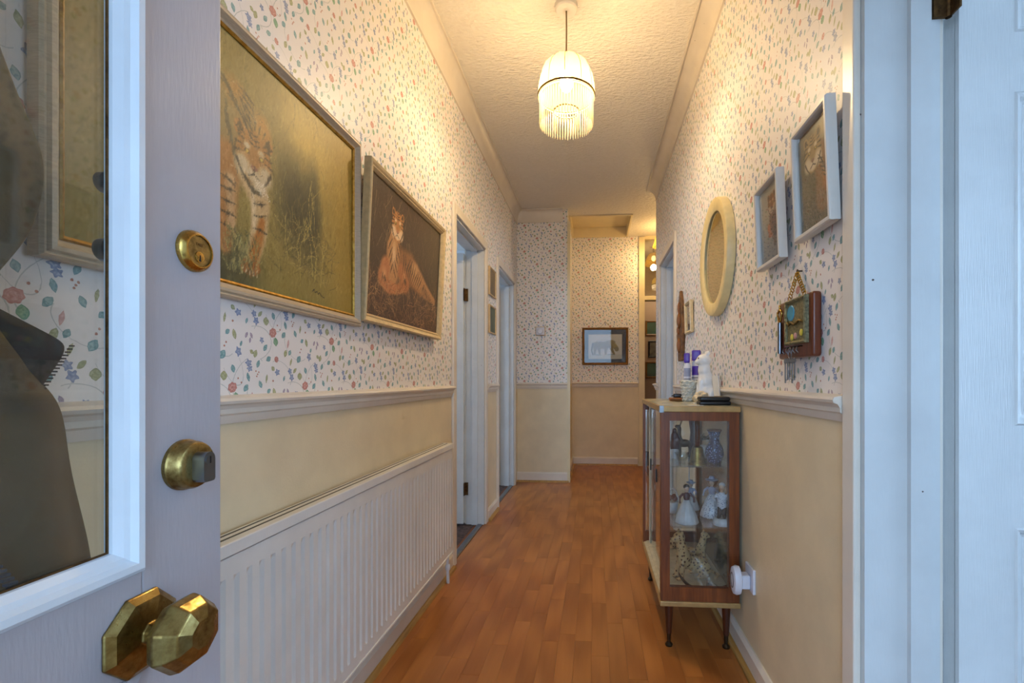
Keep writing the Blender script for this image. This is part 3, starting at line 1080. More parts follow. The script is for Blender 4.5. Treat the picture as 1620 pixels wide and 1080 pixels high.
for i in range(14):
    t = i / 13
    zt.box(.028, .032, .160 + .031 * t, .1635 + .031 * t, .318 + .054 * t, .3200 + .054 * t)
zt.build('zip_teeth', 'black', ct)
zb = MB()
for i in range(16):
    t = i / 15
    zb.box(.058, .064, .075 + .05 * t, .085 + .05 * t, .150 - .085 * t, .1530 - .085 * t)
zb.build('blue_zip', 'zip', ct)
hk = MB().lathe([(.022, 0), (.022, .004), (.008, .006)], 16, 'x', (0, 0, 0))
hk.tube([(.004, 0, 0), (.04, 0, -.005), (.06, 0, .02), (.055, 0, .045)], .005)
tag(hk.build('coat_hook', 'brass', loc=(XL, .37, 1.73)), 'brass wall hook carrying the olive coat', 'hook')

# ---------------------------------------------------------------- radiator
rd = thing('radiator', 'white fluted panel radiator under the left dado rail', 'radiator', (XL, 1.42, 0))
pitch, nfl, hw = .0365, 52, .949
zl = [(.163, 0), (.196, 0), (.206, 1), (.640, 1), (.652, 0), (.692, 0)]
vs, fs = [], []
ys = []
for i in range(nfl):
    y = -hw + i * pitch
    ys += [(y, 0), (y + .002, 0), (y + .008, 1), (y + .0285, 1), (y + .0345, 0)]
ys.append((hw, 0))
# flute ridges stand proud, the joints between them are pressed back
for z, k in zl:
    for y, r in ys:
        vs.append((0.066 if (r or not k) else .0595, y, z))
n = len(ys)
for a in range(len(zl) - 1):
    for b in range(n - 1):
        fs.append((a * n + b, a * n + b + 1, (a + 1) * n + b + 1, (a + 1) * n + b))
pm = MB().add(vs, fs)
pm.box(.02, .055, -hw, hw, .165, .69)
pm.build('front_panel', 'radiator', rd, smooth=25)
MB().rbox(.012, .070, -hw - .004, hw + .004, .694, .722, .003).build('top_grille', 'radiator', rd)
for i in range(2):
    MB().box(.022 + .02 * i, .028 + .02 * i, -hw + .02, hw - .02, .7215, .7225).build('grille_slot', 'black', rd)
for s in (-1, 1):
    y = s * (hw + .001)
    MB().rbox(.012, .066, y - .002, y + .002, .17, .695, .001).build('side_panel', 'radiator', rd)
MB().rbox(.012, .070, -hw, hw, .156, .164, .002).build('bottom_edge', 'radiator', rd)
MB().tube([(.045, hw - .012, .16), (.045, hw - .012, .09), (.045, hw - .006, .0)], .008).build('pipe', 'radiator', rd, smooth=40)
MB().lathe([(.012, .05), (.014, .055), (.014, .075), (.010, .08)], 16, 'z', (.045, hw - .01, .02)).build('valve', 'radiator', rd, smooth=40)


# ---------------------------------------------------------------- printed pictures: painted on fine colour grids
def srgb(c):
    return np.array([int(c.lstrip('#')[i:i + 2], 16) / 255 for i in (0, 2, 4)])


class Paint:
    def __init__(s, w, h, n, base):
        s.w, s.h = w, h
        s.nx, s.ny = n, max(2, int(n * h / w))
        s.x, s.y = np.meshgrid(np.linspace(0, w, s.nx), np.linspace(0, h, s.ny))
        s.c = np.ones((s.ny, s.nx, 3)) * srgb(base)
        s.rng = np.random.RandomState(7)

    def noise(s, sx, sy, oct=3, seed=0):
        out, amp, tot = np.zeros_like(s.x), 1.0, 0
        for o in range(oct):
            r = np.random.RandomState(seed + o * 17).rand(64, 64)
            u, v = s.x * sx * 2 ** o, s.y * sy * 2 ** o
            iu, iv = np.floor(u).astype(int), np.floor(v).astype(int)
            fu, fv = u - iu, v - iv
            fu, fv = fu * fu * (3 - 2 * fu), fv * fv * (3 - 2 * fv)
            g = lambda a, b: r[(iv + b) % 64, (iu + a) % 64]
            out += amp * ((g(0, 0) * (1 - fu) + g(1, 0) * fu) * (1 - fv) + (g(0, 1) * (1 - fu) + g(1, 1) * fu) * fv)
            tot += amp
            amp *= .5
        return out / tot

    def put(s, m, col):
        m = np.clip(m, 0, 1)[..., None]
        s.c = s.c * (1 - m) + (srgb(col) if isinstance(col, str) else col) * m

    def ell(s, cx, cy, rx, ry, col, rot=0, soft=.12, op=1.0, wob=0.0):
        a = math.radians(rot)
        dx, dy = s.x - cx, s.y - cy
        u, v = (dx * math.cos(a) + dy * math.sin(a)) / rx, (-dx * math.sin(a) + dy * math.cos(a)) / ry
        d = np.sqrt(u * u + v * v)
        if wob:
            d = d + (s.noise(60 / s.w * .3, 60 / s.w * .3, 2, 3) - .5) * wob
        m = np.clip((1 - d) / soft, 0, 1) * op
        s.put(m, col)
        return m

    def line(s, pts, r, col, op=1.0, soft=.5):
        """polyline; r single or per point"""
        best = np.full_like(s.x, 9.0)
        rs = r if isinstance(r, (list, tuple)) else [r] * len(pts)
        for (a, b, ra, rb) in zip(pts[:-1], pts[1:], rs[:-1], rs[1:]):
            ax, ay = a
            bx, by = b
            L2 = (bx - ax) ** 2 + (by - ay) ** 2 + 1e-12
            t = np.clip(((s.x - ax) * (bx - ax) + (s.y - ay) * (by - ay)) / L2, 0, 1)
            d = np.hypot(s.x - ax - t * (bx - ax), s.y - ay - t * (by - ay)) / (ra + (rb - ra) * t)
            best = np.minimum(best, d)
        m = np.clip((1 - best) / soft + .0, 0, 1) * op
        s.put(m, col)
        return m

    def fine(s, n, x0, x1, y0, y1, lmin, lmax, amin, amax, cols, r=.0012, op=.7, seed=1, bend=.3):
        rnd = random.Random(seed)
        for _ in range(n):
            x, y = rnd.uniform(x0, x1), rnd.uniform(y0, y1)
            L, a = rnd.uniform(lmin, lmax), math.radians(rnd.uniform(amin, amax))
            k = rnd.uniform(-bend, bend)
            pts = [(x, y), (x + .5 * L * math.cos(a), y + .5 * L * math.sin(a)), (x + .9 * L * math.cos(a + k), y + .9 * L * math.sin(a + k))]
            xs_, ys_ = [q[0] for q in pts], [q[1] for q in pts]
            pad = r * 2
            i0, i1 = np.searchsorted(s.x[0], [min(xs_) - pad, max(xs_) + pad])
            j0, j1 = np.searchsorted(s.y[:, 0], [min(ys_) - pad, max(ys_) + pad])
            if i1 - i0 < 1 or j1 - j0 < 1:
                continue
            sub = Paint.__new__(Paint)
            sub.x, sub.y, sub.c = s.x[j0:j1, i0:i1], s.y[j0:j1, i0:i1], s.c[j0:j1, i0:i1]
            sub.line(pts, r, rnd.choice(cols), op)
            s.c[j0:j1, i0:i1] = sub.c

    def brush(s, n, L, r, ang=None, jit=.06, op=.6, seed=1, box=None):
        rnd = random.Random(seed)
        b = box or (0, s.w, 0, s.h)
        for _ in range(n):
            x, y = rnd.uniform(b[0], b[1]), rnd.uniform(b[2], b[3])
            i, j = min(s.nx - 1, int(x / s.w * s.nx)), min(s.ny - 1, int(y / s.h * s.ny))
            c = np.clip(s.c[j, i] + rnd.uniform(-jit, jit), 0, 1)
            a = rnd.uniform(0, PI) if ang is None else math.radians(ang + rnd.uniform(-35, 35))
            l = L * rnd.uniform(.5, 1.2)
            i0, i1 = max(0, int((x - l) / s.w * s.nx)), min(s.nx, int((x + l) / s.w * s.nx) + 1)
            j0, j1 = max(0, int((y - l) / s.h * s.ny)), min(s.ny, int((y + l) / s.h * s.ny) + 1)
            sub = Paint.__new__(Paint)
            sub.x, sub.y, sub.c = s.x[j0:j1, i0:i1], s.y[j0:j1, i0:i1], s.c[j0:j1, i0:i1]
            sub.line([(x - l / 2 * math.cos(a), y - l / 2 * math.sin(a)), (x + l / 2 * math.cos(a), y + l / 2 * math.sin(a))], r, c, op)
            s.c[j0:j1, i0:i1] = sub.c

    def mesh(s, name, mat, parent, loc):
        """grid in local x,z, facing -y"""
        me = bpy.data.meshes.new(name)
        nx, ny = s.nx, s.ny
        co = np.stack([s.x - s.w / 2, np.zeros_like(s.x), s.y], -1).reshape(-1, 3)
        idx = np.arange(nx * ny).reshape(ny, nx)
        quads = np.stack([idx[:-1, :-1], idx[:-1, 1:], idx[1:, 1:], idx[1:, :-1]], -1).reshape(-1, 4)
        me.vertices.add(len(co))
        me.vertices.foreach_set('co', co.ravel())
        me.loops.add(quads.size)
        me.loops.foreach_set('vertex_index', quads.ravel())
        me.polygons.add(len(quads))
        me.polygons.foreach_set('loop_start', np.arange(0, quads.size, 4))
        me.polygons.foreach_set('loop_total', np.full(len(quads), 4))
        me.update()
        me.validate()
        at = me.color_attributes.new('print', 'FLOAT_COLOR', 'POINT')
        c = np.clip(s.c, 0, 1)
        c = np.where(c <= .04045, c / 12.92, ((c + .055) / 1.055) ** 2.4)
        at.data.foreach_set('color', np.concatenate([c, np.ones((ny, nx, 1))], -1).ravel())
        me.materials.append(M[mat])
        o = bpy.data.objects.new(name, me)
        COL.objects.link(o)
        o.parent = parent
        o.location = loc
        return o


def cat_face(P, cx, cy, r, fur, pale, dark, nose, tilt=0, stripes=True, side=0.0):
    P.ell(cx - .75 * r, cy + .85 * r, .3 * r, .34 * r, fur)
    P.ell(cx + .75 * r, cy + .85 * r, .3 * r, .34 * r, fur)
    P.ell(cx - .75 * r, cy + .87 * r, .16 * r, .2 * r, dark, op=.8)
    P.ell(cx + .75 * r, cy + .87 * r, .16 * r, .2 * r, dark, op=.8)
    P.ell(cx, cy, r, 1.12 * r, fur, wob=.15)
    P.ell(cx - .62 * r, cy - .45 * r, .5 * r, .55 * r, pale, soft=.5)
    P.ell(cx + .62 * r, cy - .45 * r, .5 * r, .55 * r, pale, soft=.5)
    P.ell(cx, cy - .62 * r, .5 * r, .4 * r, pale, soft=.35)
    P.ell(cx - .38 * r, cy + .38 * r, .22 * r, .16 * r, pale, soft=.5)
    P.ell(cx + .38 * r, cy + .38 * r, .22 * r, .16 * r, pale, soft=.5)
    P.line([(cx, cy + .3 * r), (cx, cy - .3 * r)], [.16 * r, .2 * r], fur, .8, .7)
    for e in (-1, 1):
        P.ell(cx + e * .38 * r, cy + .16 * r, .15 * r, .1 * r, dark)
        P.ell(cx + e * .38 * r, cy + .17 * r, .08 * r, .07 * r, '#c9b04a')
    P.ell(cx, cy - .36 * r, .2 * r, .11 * r, nose)
    P.line([(cx - .3 * r, cy - .72 * r), (cx, cy - .58 * r), (cx + .3 * r, cy - .72 * r)], .045 * r, dark, .9)
    P.line([(cx, cy - .4 * r), (cx, cy - .6 * r)], .03 * r, dark, .8)
    if stripes:
        for e in (-1, 1):
            for j in range(4):
                a = .95 - j * .32
                P.line([(cx + e * .98 * r * math.cos(a * .9), cy + 1.0 * r * math.sin(a)), (cx + e * .55 * r * math.cos(a * .6), cy + .75 * r * math.sin(a) + .1 * r)], [.075 * r, .02 * r], dark, .9)
            P.line([(cx + e * .9 * r, cy - .3 * r), (cx + e * .7 * r, cy - .65 * r), (cx + e * .4 * r, cy - .95 * r)], [.09 * r, .07 * r, .03 * r], dark, .8)
        for j in range(3):
            P.line([(cx - (.3 - .06 * j) * r, cy + (.6 + .18 * j) * r), (cx, cy + (.52 + .18 * j) * r), (cx + (.3 - .06 * j) * r, cy + (.6 + .18 * j) * r)], .045 * r, dark, .85)


def striped(P, pts, n, L, col, r=.004, ang_fn=None, seed=2):
    rnd = random.Random(seed)
    for x, y, a, ln in pts:
        a = math.radians(a)
        k = rnd.uniform(-.4, .4)
        P.line([(x - ln / 2 * math.cos(a), y - ln / 2 * math.sin(a)), (x, y + .1 * ln * k), (x + ln / 2 * math.cos(a + k), y + ln / 2 * math.sin(a + k))], [r * .3, r, r * .3], col, .85)


def picture(name, label, loc, rz, w, h, prof, frame_mat, paint_obj, inset, depth, lean=0.0, canvas='print', slip=None, glass=True, group=None, cat='picture'):
    t = thing(name, label, cat, loc, (lean, 0, rz), group)
    MB().ring_frame(w, h, prof).build('frame', frame_mat, t)
    if slip:
        MB().ring_frame(w - 2 * slip[0], h - 2 * slip[0], [(0, depth), (.0, slip[1]), (.003, slip[1] + .002), (slip[2], slip[1] - .002), (slip[2], depth)]).build('gilt_slip', 'frame_gold', t, loc=(0, 0, slip[0]))
    MB().box(-w / 2 + .008, w / 2 - .008, -.004, -.001, .008, h - .008).build('back_board', 'frame_brown', t)
    paint_obj.mesh('print', canvas, t, (0, -depth, inset))
    if glass:
        MB().box(-w / 2 + inset, w / 2 - inset, -depth - .004, -depth - .003, inset, h - inset).build('picture_pane', 'glass_pic', t)
    return t


def wall_nail(loc, rz, label):
    m = MB().lathe([(.0022, 0), (.0022, .012), (.005, .012), (.005, .014)], 10, '-y')
    m.tube([(0, -.011, 0), (.004, -.012, -.008), (.0, -.012, -.016), (-.004, -.011, -.008)], .0014, 6)
    return tag(m.build('picture_hook', 'darkmetal', loc=loc, rot=(0, 0, rz)), label, 'hook')


RL, RR = PI / 2, -PI / 2

# large tiger print
PW, PH, IN = .905, .61, .038
cw, ch = PW - 2 * IN, PH - 2 * IN
P = Paint(cw, ch, 330, '#7f7038')
OX, OZ = IN, IN    # print origin in frame space


def Q(x, z):
    return (x - OX, z - OZ)


n1, n2 = P.noise(7, 5, 4, 1), P.noise(30, 14, 3, 5)
P.put(n1 * .8, '#9c8440')
P.put(np.clip((P.x - .45) / .35, 0, 1) * np.clip(P.y / .5, .2, 1) * .8, '#b8953f')
P.put(np.clip(1 - np.hypot((P.x - .60) / .2, (P.y - .43) / .16), 0, 1) * 1.0, '#c9a850')
P.put(np.clip((n1 - .5) * 2.2, 0, 1) * .6, '#5c5430')
P.put(np.clip(1 - np.hypot((P.x - .555) / .12, (P.y - .25) / .17), 0, 1) * 1.5 * (.6 + .6 * n2), '#3b3a24')
P.put(np.clip(1 - np.hypot((P.x - .62) / .05, (P.y - .24) / .20), 0, 1) * 1.3 * (.5 + .6 * n2), '#3b3a24')
P.put(np.clip(1 - P.y / .10, 0, 1) * .8, '#8a7a3c')
P.put(np.clip(1 - np.hypot((P.x - .3) / .15, (P.y - .02) / .12), 0, 1) * (.5 + n2), '#2f3324')
P.put(np.clip((P.x - .66) / .1, 0, 1) * .55, '#a5842f')
P.fine(260, .0, cw, .15, ch, .03, .09, 60, 120, ['#a8914c', '#6e6232', '#c0a858', '#574d2a'], .0014, .35, 3)
P.fine(150, .48, .72, .05, .2, .02, .07, 0, 180, ['#6e6234', '#4a4326', '#b09a56'], .0013, .6, 4)
# walking tiger: body behind the shoulder, chest, forelegs, head turned to the viewer
fur, pale, dark = '#a3713a', '#c4b08c', '#332c22'
P.line([Q(.08, .33), Q(.2, .37), Q(.33, .37)], [.10, .115, .115], '#87733f', 1, .35)
P.line([Q(.33, .44), Q(.36, .38), Q(.37, .30)], [.045, .07, .06], '#8a7546', 1, .45)
P.ell(*Q(.375, .455), .050, .040, '#a57a3c', rot=-40, soft=.6)
P.ell(*Q(.36, .30), .05, .08, '#85693c', soft=.5)
P.line([Q(.345, .30), Q(.35, .2), Q(.345, .115)], [.05, .034, .026], '#a06c38', 1, .4)
P.line([Q(.358, .26), Q(.362, .16)], [.022, .016], '#c0a078', .8, .7)
P.line([Q(.42, .30), Q(.45, .24), Q(.446, .17), Q(.424, .10)], [.055, .038, .032, .024], '#bd9f72', 1, .3)
P.line([Q(.456, .20), Q(.443, .15), Q(.424, .10)], [.014, .021, .023], '#a8641f', .95, .6)
P.line([Q(.425, .27), Q(.43, .17)], [.012, .008], '#d8c6a0', .7, .8)
P.ell(*Q(.418, .082), .034, .020, '#9c5e26')
for i in range(5):
    P.line([Q(.395 + .011 * i, .078), Q(.391 + .012 * i, .064)], .0022, '#d8c8a8', .8)
P.ell(*Q(.41, .415), .060, .060, '#8f7444', rot=-20, soft=.5)
P.ell(*Q(.462, .41), .034, .055, '#b07f3c', rot=15, soft=.5)
rs = random.Random(4)
st = [(*Q(.335 + .012 * i, .47 - .012 * i), 150 - 4 * i, .075) for i in range(7)]
st += [(*Q(.345 + .006 * i, .40 - .018 * i), 95, .06) for i in range(6)]
st += [(*Q(.14 + .028 * i, .36), 85, .13) for i in range(7)]
striped(P, st, 0, 0, '#4a4430', .0042)
cat_face(P, *Q(.430, .335), .060, fur, pale, dark, '#8a5a48')
for i in range(9):
    a = .5 + i * .26
    P.line([Q(.430 + .050 * math.cos(a), .345 + .058 * math.sin(a)), Q(.430 + .068 * math.cos(a), .345 + .080 * math.sin(a))], [.0022, .0035], dark, .75)
P.ell(*Q(.447, .278), .030, .026, pale, soft=.6)
P.line([Q(.40, .285), Q(.425, .262), Q(.452, .262)], [.006, .009, .005], '#3a3426', .8)
for i in range(7):
    P.line([Q(.432 + .004 * i, .292), Q(.446 + .007 * i, .262 - .002 * i)], .0008, '#efe6d0', .8)
pts = [(*Q(.45, .235 - .028 * i), 8, .05) for i in range(3)] + [(*Q(.35, .26 - .026 * i), -5, .05) for i in range(5)]
pts += [(*Q(.405, .47 - .014 * i), 158 - 5 * i, .055) for i in range(6)]
striped(P, pts, 0, 0, dark, .0042)
P.fine(150, .31, .40, .02, .10, .02, .05, 50, 130, ['#8a8450', '#4a4a30', '#b0a468'], .0013, .7, 9)
P.fine(8, .56, .66, .02, .3, .1, .22, 80, 100, ['#c2ac5e', '#a89248'], .0014, .8, 12)
P.fine(34, .50, .68, .08, .2, .03, .09, 10, 170, ['#4a3f24', '#b8a45c'], .0014, .7, 14)
P.brush(9000, .012, .0019, 80, .075, .55, 3)
P.brush(2500, .008, .0011, 110, .10, .6, 8, (.28, .47, .03, .45))
P.fine(120, .33, .47, .20, .45, .006, .016, 200, 340, ['#d8c49a', '#3a2c1c', '#b8884c', '#5a4a30'], .0007, .55, 16)
P.line([Q(.655, .072), Q(.662, .079), Q(.667, .070), Q(.675, .075), Q(.681, .068), Q(.688, .074), Q(.697, .066), Q(.712, .062)], .0016, '#2c2416', .9)
pic = picture('painting', 'large framed print of a tiger walking through golden grass', (XL + .004, .60 + PW / 2, 1.225), RL, PW, PH,
              [(0, 0), (0, .018), (.004, .022), (.008, .020), (.011, .025), (.017, .026), (.021, .021), (.026, .015), (.030, .012), (.031, .006), (.031, 0)],
              'frame_silver', P, IN, .008, 0, 'canvas', (.030, .013, .008), False)

# second tiger print, lying in straw; hangs tilted forward
PW2, PH2, IN2 = .775, .545, .032
P = Paint(PW2 - 2 * IN2, PH2 - 2 * IN2, 300, '#3a2a20')
n1, n2 = P.noise(9, 9, 4, 11), P.noise(40, 20, 3, 15)
P.put(n1 * .7, '#4c372a')
P.put(np.clip((P.x - .45) / .25, 0, 1) * .8, '#3f3527')
P.put(np.clip(1 - P.y / .20, 0, 1) * (.3 + .6 * n2), '#5c4030')
P.fine(420, -.02, .70, -.02, .17, .03, .10, 0, 180, ['#8a6446', '#5c3d2a', '#a88058', '#3a261c'], .0015, .7, 21)
P.fine(60, .0, .35, .30, .5, .05, .13, 230, 310, ['#8a7058', '#a08868', '#5c4636'], .0015, .7, 22)
P.fine(60, .3, .7, .2, .48, .03, .08, 240, 320, ['#6a5844', '#8a745a'], .0013, .55, 23)
fur, pale, dark = '#a8703f', '#d0ac86', '#241a16'
P.line([(.24, .23), (.36, .23), (.48, .19)], [.075, .080, .058], '#8c5e3a', 1, .35)
P.line([(.42, .22), (.55, .17), (.66, .145)], [.058, .042, .020], '#a87a50', 1, .35)
P.ell(.42, .245, .06, .035, '#c09468', rot=-20, soft=.8, op=.7)
P.line([(.215, .36), (.20, .27), (.195, .18)], [.045, .066, .062], '#b48254', 1, .3)
P.line([(.14, .19), (.115, .145), (.17, .12), (.25, .125)], [.045, .042, .032, .024], '#b4744a', 1, .35)
P.line([(.28, .20), (.325, .16), (.26, .13)], [.040, .044, .026], '#a86a40', 1, .35)
P.ell(.205, .25, .025, .07, '#d8b48c', soft=.8)
P.ell(.13, .165, .025, .03, '#cc9468', soft=.8)
P.ell(.31, .185, .022, .03, '#c88c5c', soft=.8)
cat_face(P, .228, .362, .054, '#b87c46', '#e2c4a0', dark, '#b07058')
pts = [(.30 + .018 * i, .245 - .005 * i, 78 - 3 * i, .11 - .003 * i) for i in range(11)] + [(.51 + .013 * i, .178 - .005 * i, 68, .062 - .003 * i) for i in range(11)]
pts += [(.16 + .008 * i, .31 - .028 * i, 62, .055) for i in range(5)] + [(.25 - .009 * i, .29 - .026 * i, 128, .055) for i in range(5)] + [(.172, .40, 80, .05), (.175, .35, 80, .06)]
pts += [(.12 + .01 * i, .15 - .004 * i, 80, .03) for i in range(3)] + [(.31 + .008 * i, .17, 100, .03) for i in range(3)]
striped(P, pts, 0, 0, dark, .0042)
P.brush(5200, .011, .0017, 70, .08, .55, 5)
P.brush(1800, .007, .001, 60, .12, .6, 9, (.08, .66, .1, .44))
P.fine(300, .0, .70, .0, .13, .03, .08, 0, 180, ['#a87c54', '#6a4832', '#c09468', '#3a2820'], .0013, .75, 25)
lean2 = .047
pic2 = picture('painting', 'gold framed print of a tiger lying in dark straw', (-.786, 1.497 + PW2 / 2, 1.247), RL, PW2, PH2,
               [(0, 0), (0, .024), (.004, .027), (.012, .024), (.018, .019), (.022, .021), (.026, .016), (.030, .010), (.030, 0)], 'frame_champ', P, IN2 - .002, .008, lean2, 'canvas', None, False)
wall_nail((XL, 1.95, 1.822), RL, 'bent dark picture hook above the lying tiger print')

# two white framed tiger pictures on the right wall
P = Paint(.165, .245, 150, '#6f6a50')
n1, n2 = P.noise(30, 30, 3, 31), P.noise(90, 60, 3, 33)
P.put(n1 * .7, '#5a5642')
P.put(np.clip(1 - np.hypot((P.x - .15) / .08, (P.y - .23) / .06), 0, 1) * 1.5, '#c9b98c')
P.put(np.clip(1 - P.y / .10, 0, 1) * (.4 + .6 * n2), '#3f3d30')
P.line([(.11, .17), (.13, .11), (.12, .06)], [.035, .045, .04], '#8f6c4a', 1, .3)
P.line([(.15, .13), (.145, .09)], [.03, .03], '#a8703c', 1, .4)
P.line([(.115, .17), (.135, .11)], [.010, .006], '#b8ab94', .6, .8)
P.brush(1500, .006, .0009, 80, .08, .5, 4)
cat_face(P, .078, .182, .044, '#a08656', '#d8ccb2', '#1e1a14', '#8a6454')
for i in range(5):
    P.line([(.104 + .006 * i, .158 - .012 * i), (.128 + .006 * i, .150 - .014 * i)], [.002, .001], '#1e1a14', .8)
striped(P, [(.12 + .008 * i, .15 - .012 * i, 110, .05) for i in range(4)], 0, 0, '#2a2620', .0022)
P.fine(160, 0, .165, 0, .075, .008, .02, 20, 160, ['#9a927a', '#5c5844', '#b8ae94'], .0009, .6, 34)
WPROF = [(0, 0), (0, .020), (.003, .024), (.010, .024), (.013, .021), (.015, .010), (.015, 0)]
picture('picture', 'larger white framed picture of a pale tiger head beside the door frame', (XR - .012, 1.194, 1.412), RR, .193, .285, WPROF, 'frame_white', P, .014, .009, .04)
wall_nail((XR, 1.215, 1.708), RR, 'small dark nail above the larger white framed tiger picture')
P = Paint(.165, .23, 140, '#a9a592')
n1 = P.noise(20, 20, 3, 41)
P.put(n1 * .5, '#8f9496')
P.put(np.clip(1 - P.y / .13, 0, 1) * .9, '#5f6c7c')
P.put(np.clip((P.x - .12) / .04, 0, 1) * np.clip((.17 - P.y) / .05, 0, 1) * .7, '#4a5666')
P.line([(.10, .165), (.105, .12), (.11, .08)], [.024, .034, .024], '#6e4a34', 1, .3)
P.line([(.115, .09), (.112, .045)], [.014, .010], '#4c4038', 1, .3)
P.line([(.07, .105), (.078, .082), (.09, .078)], [.013, .012, .008], '#b0683c', 1, .3)
cat_face(P, .098, .168, .030, '#8a5a38', '#c4ae94', '#1c1612', '#54403a')
striped(P, [(.105, .14 - .014 * i, 10, .05) for i in range(5)], 0, 0, '#2a211c', .0022)
P.fine(90, 0, .165, 0, .05, .01, .02, 0, 180, ['#8a96a4', '#4a5464'], .0009, .6, 44)
picture('picture', 'smaller white framed picture of a tiger wading in blue water', (XR - .012, 1.484, 1.402), RR, .193, .26, WPROF, 'frame_white', P, .014, .009, .04)
wall_nail((XR, 1.50, 1.672), RR, 'small dark nail above the smaller white framed tiger picture')

# leopard print on the back wall
P = Paint(.50, .40, 160, '#2b2d39')
P.put(((P.x > .045) & (P.x < .455) & (P.y > .045) & (P.y < .345)).astype(float), '#c3c6c2')
P.put(((P.x > .045) & (P.x < .455) & (P.y > .045) & (P.y < .10)).astype(float) * .4, '#9fa79a')
P.line([(.14, .21), (.23, .21), (.32, .23)], [.048, .045, .052], '#8a8048', 1, .25)
P.line([(.33, .23), (.385, .18)], [.045, .03], '#948848', 1, .3)
for (a, b) in (((.13, .2), (.12, .105)), ((.17, .19), (.185, .11)), ((.26, .19), (.255, .105)), ((.31, .2), (.36, .105))):
    P.line([a, b], [.026, .013], '#80723c', 1, .3)
P.ell(.39, .165, .028, .03, '#7a7450')
P.line([(.10, .23), (.085, .15), (.10, .10)], [.012, .01, .008], '#5c583c', 1, .3)
P.fine(130, .10, .38, .16, .27, .004, .008, 0, 180, ['#2f2c20', '#8c8458'], .003, .8, 51)
P.line([(.12, .098), (.2, .094)], .008, '#58706e', .8, .8)
P.line([(.28, .098), (.36, .1)], .007, '#58706e', .8, .8)
lp = picture('picture', 'gilt framed print of a prowling leopard on the back wall', (.126, YB - .004, 1.228), 0, .56, .455, [(0, 0), (0, .018), (.006, .022), (.014, .018), (.02, .020), (.027, .012), (.027, 0)], 'frame_brown', P, .0275, .007, .03)
m = MB()
m.tube([(-.075, -.02, .44), (.0, -.012, .525), (.085, -.02, .44)], .002, 6)
m.build('hanging_cord', 'cord', lp)
wall_nail((.126, YB, 1.752), 0, 'nail carrying the cord of the leopard print')


# two small framed photos between the left doorways
def mini(label, z, c1, c2, seed):
    P = Paint(.20, .19, 40, c1)
    P.put(P.noise(18, 18, 3, seed), c2)
    picture('small_picture', label, (XL + .002, 3.575, z), RL, .225, .215, [(0, 0), (0, .012), (.004, .015), (.010, .012), (.0125, .006), (.0125, 0)], 'frame_pale', P, .012, .006, glass=False)


mini('upper small pale framed brown photo between the two left doorways', 1.69, '#7c6a55', '#4f4438', 61)
mini('lower small pale framed green photo between the two left doorways', 1.402, '#5f7468', '#38483f', 62)

# ---------------------------------------------------------------- oval mirror
mr = thing('mirror', 'oval wall mirror in a wide ivory frame above the cabinet', 'mirror', (XR - .002, 2.165, 1.6), (0, 0, RR))
a1, b1, a2, b2 = .246, .262, .184, .204
prof = [(1.0, 0), (1.0, .026), (.95, .033), (.88, .035), (.5, .033), (.12, .031), (0, .026), (0, .0)]
seg = 64
vs, fs = [], []
for t, d in prof:
    for k in range(seg):
        a = 2 * PI * k / seg
        vs.append(((a2 + (a1 - a2) * t) * math.cos(a), -d, (b2 + (b1 - b2) * t) * math.sin(a)))
for i in range(len(prof)):
    j = (i + 1) % len(prof)
    for k in range(seg):
        k2 = (k + 1) % seg
        fs.append((i * seg + k, i * seg + k2, j * seg + k2, j * seg + k))
MB().add(vs, fs).build('mirror_frame', 'mirrorframe', mr, smooth=35)
vs = [((a2 + .001) * math.cos(2 * PI * k / seg), -y, (b2 + .001) * math.sin(2 * PI * k / seg)) for y in (.004, .020) for k in range(seg)]
fs = [tuple(range(seg)), tuple(range(seg, 2 * seg))] + [(k, (k + 1) % seg, seg + (k + 1) % seg, seg + k) for k in range(seg)]
MB().add(vs, fs).build('mirror_glass', 'mirror', mr)

# ---------------------------------------------------------------- pendant lamp
LX, LY = -.132, 2.17
pl = thing('pendant_lamp', 'lit pendant lamp with cream fabric dome and glass bead fringe', 'lamp', (LX, LY, 2.22))
MB().lathe([(.052, .57), (.052, .548), (.047, .541), (.01, .540)], 32).build('ceiling_rose', 'stone', pl, smooth=35)
MB().tube([(0, 0, .545), (.001, 0, .45), (0, 0, .33)], .0035).build('flex', 'cord', pl, smooth=40)
MB().lathe([(.009, .33), (.013, .325), (.017, .30), (.017, .262), (.013, .26)], 20).build('lamp_holder', 'stone', pl, smooth=35)
DOME = [(.030, .312), (.055, .309), (.080, .297), (.100, .274), (.114, .240), (.121, .200), (.124, .160), (.124, .145)]
sh = MB().lathe(DOME, 96, lobes=10, amp=.07, caps=False).build('shade', 'shade', pl, smooth='all')
for k in range(10):
    a = 2 * PI * (k + .5) / 10
    MB().tube([(r * 1.004 * math.cos(a), r * 1.004 * math.sin(a), h + .001) for r, h in DOME[1:]], .0016, 6).build('rib', 'braid', sh)
ringp = lambda r, z, n=60: [(r * math.cos(2 * PI * k / n), r * math.sin(2 * PI * k / n), z) for k in range(n)]
MB().tube(ringp(.130, .148), .0045, 8, closed=True).build('braid', 'braid', pl, smooth='all')
MB().tube(ringp(.128, .136), .0038, 6, closed=True).build('fringe_header', 'strand', pl, smooth='all')
MB().tube(ringp(.058, .075), .0032, 6, closed=True).build('inner_ring', 'braid', pl, smooth='all')


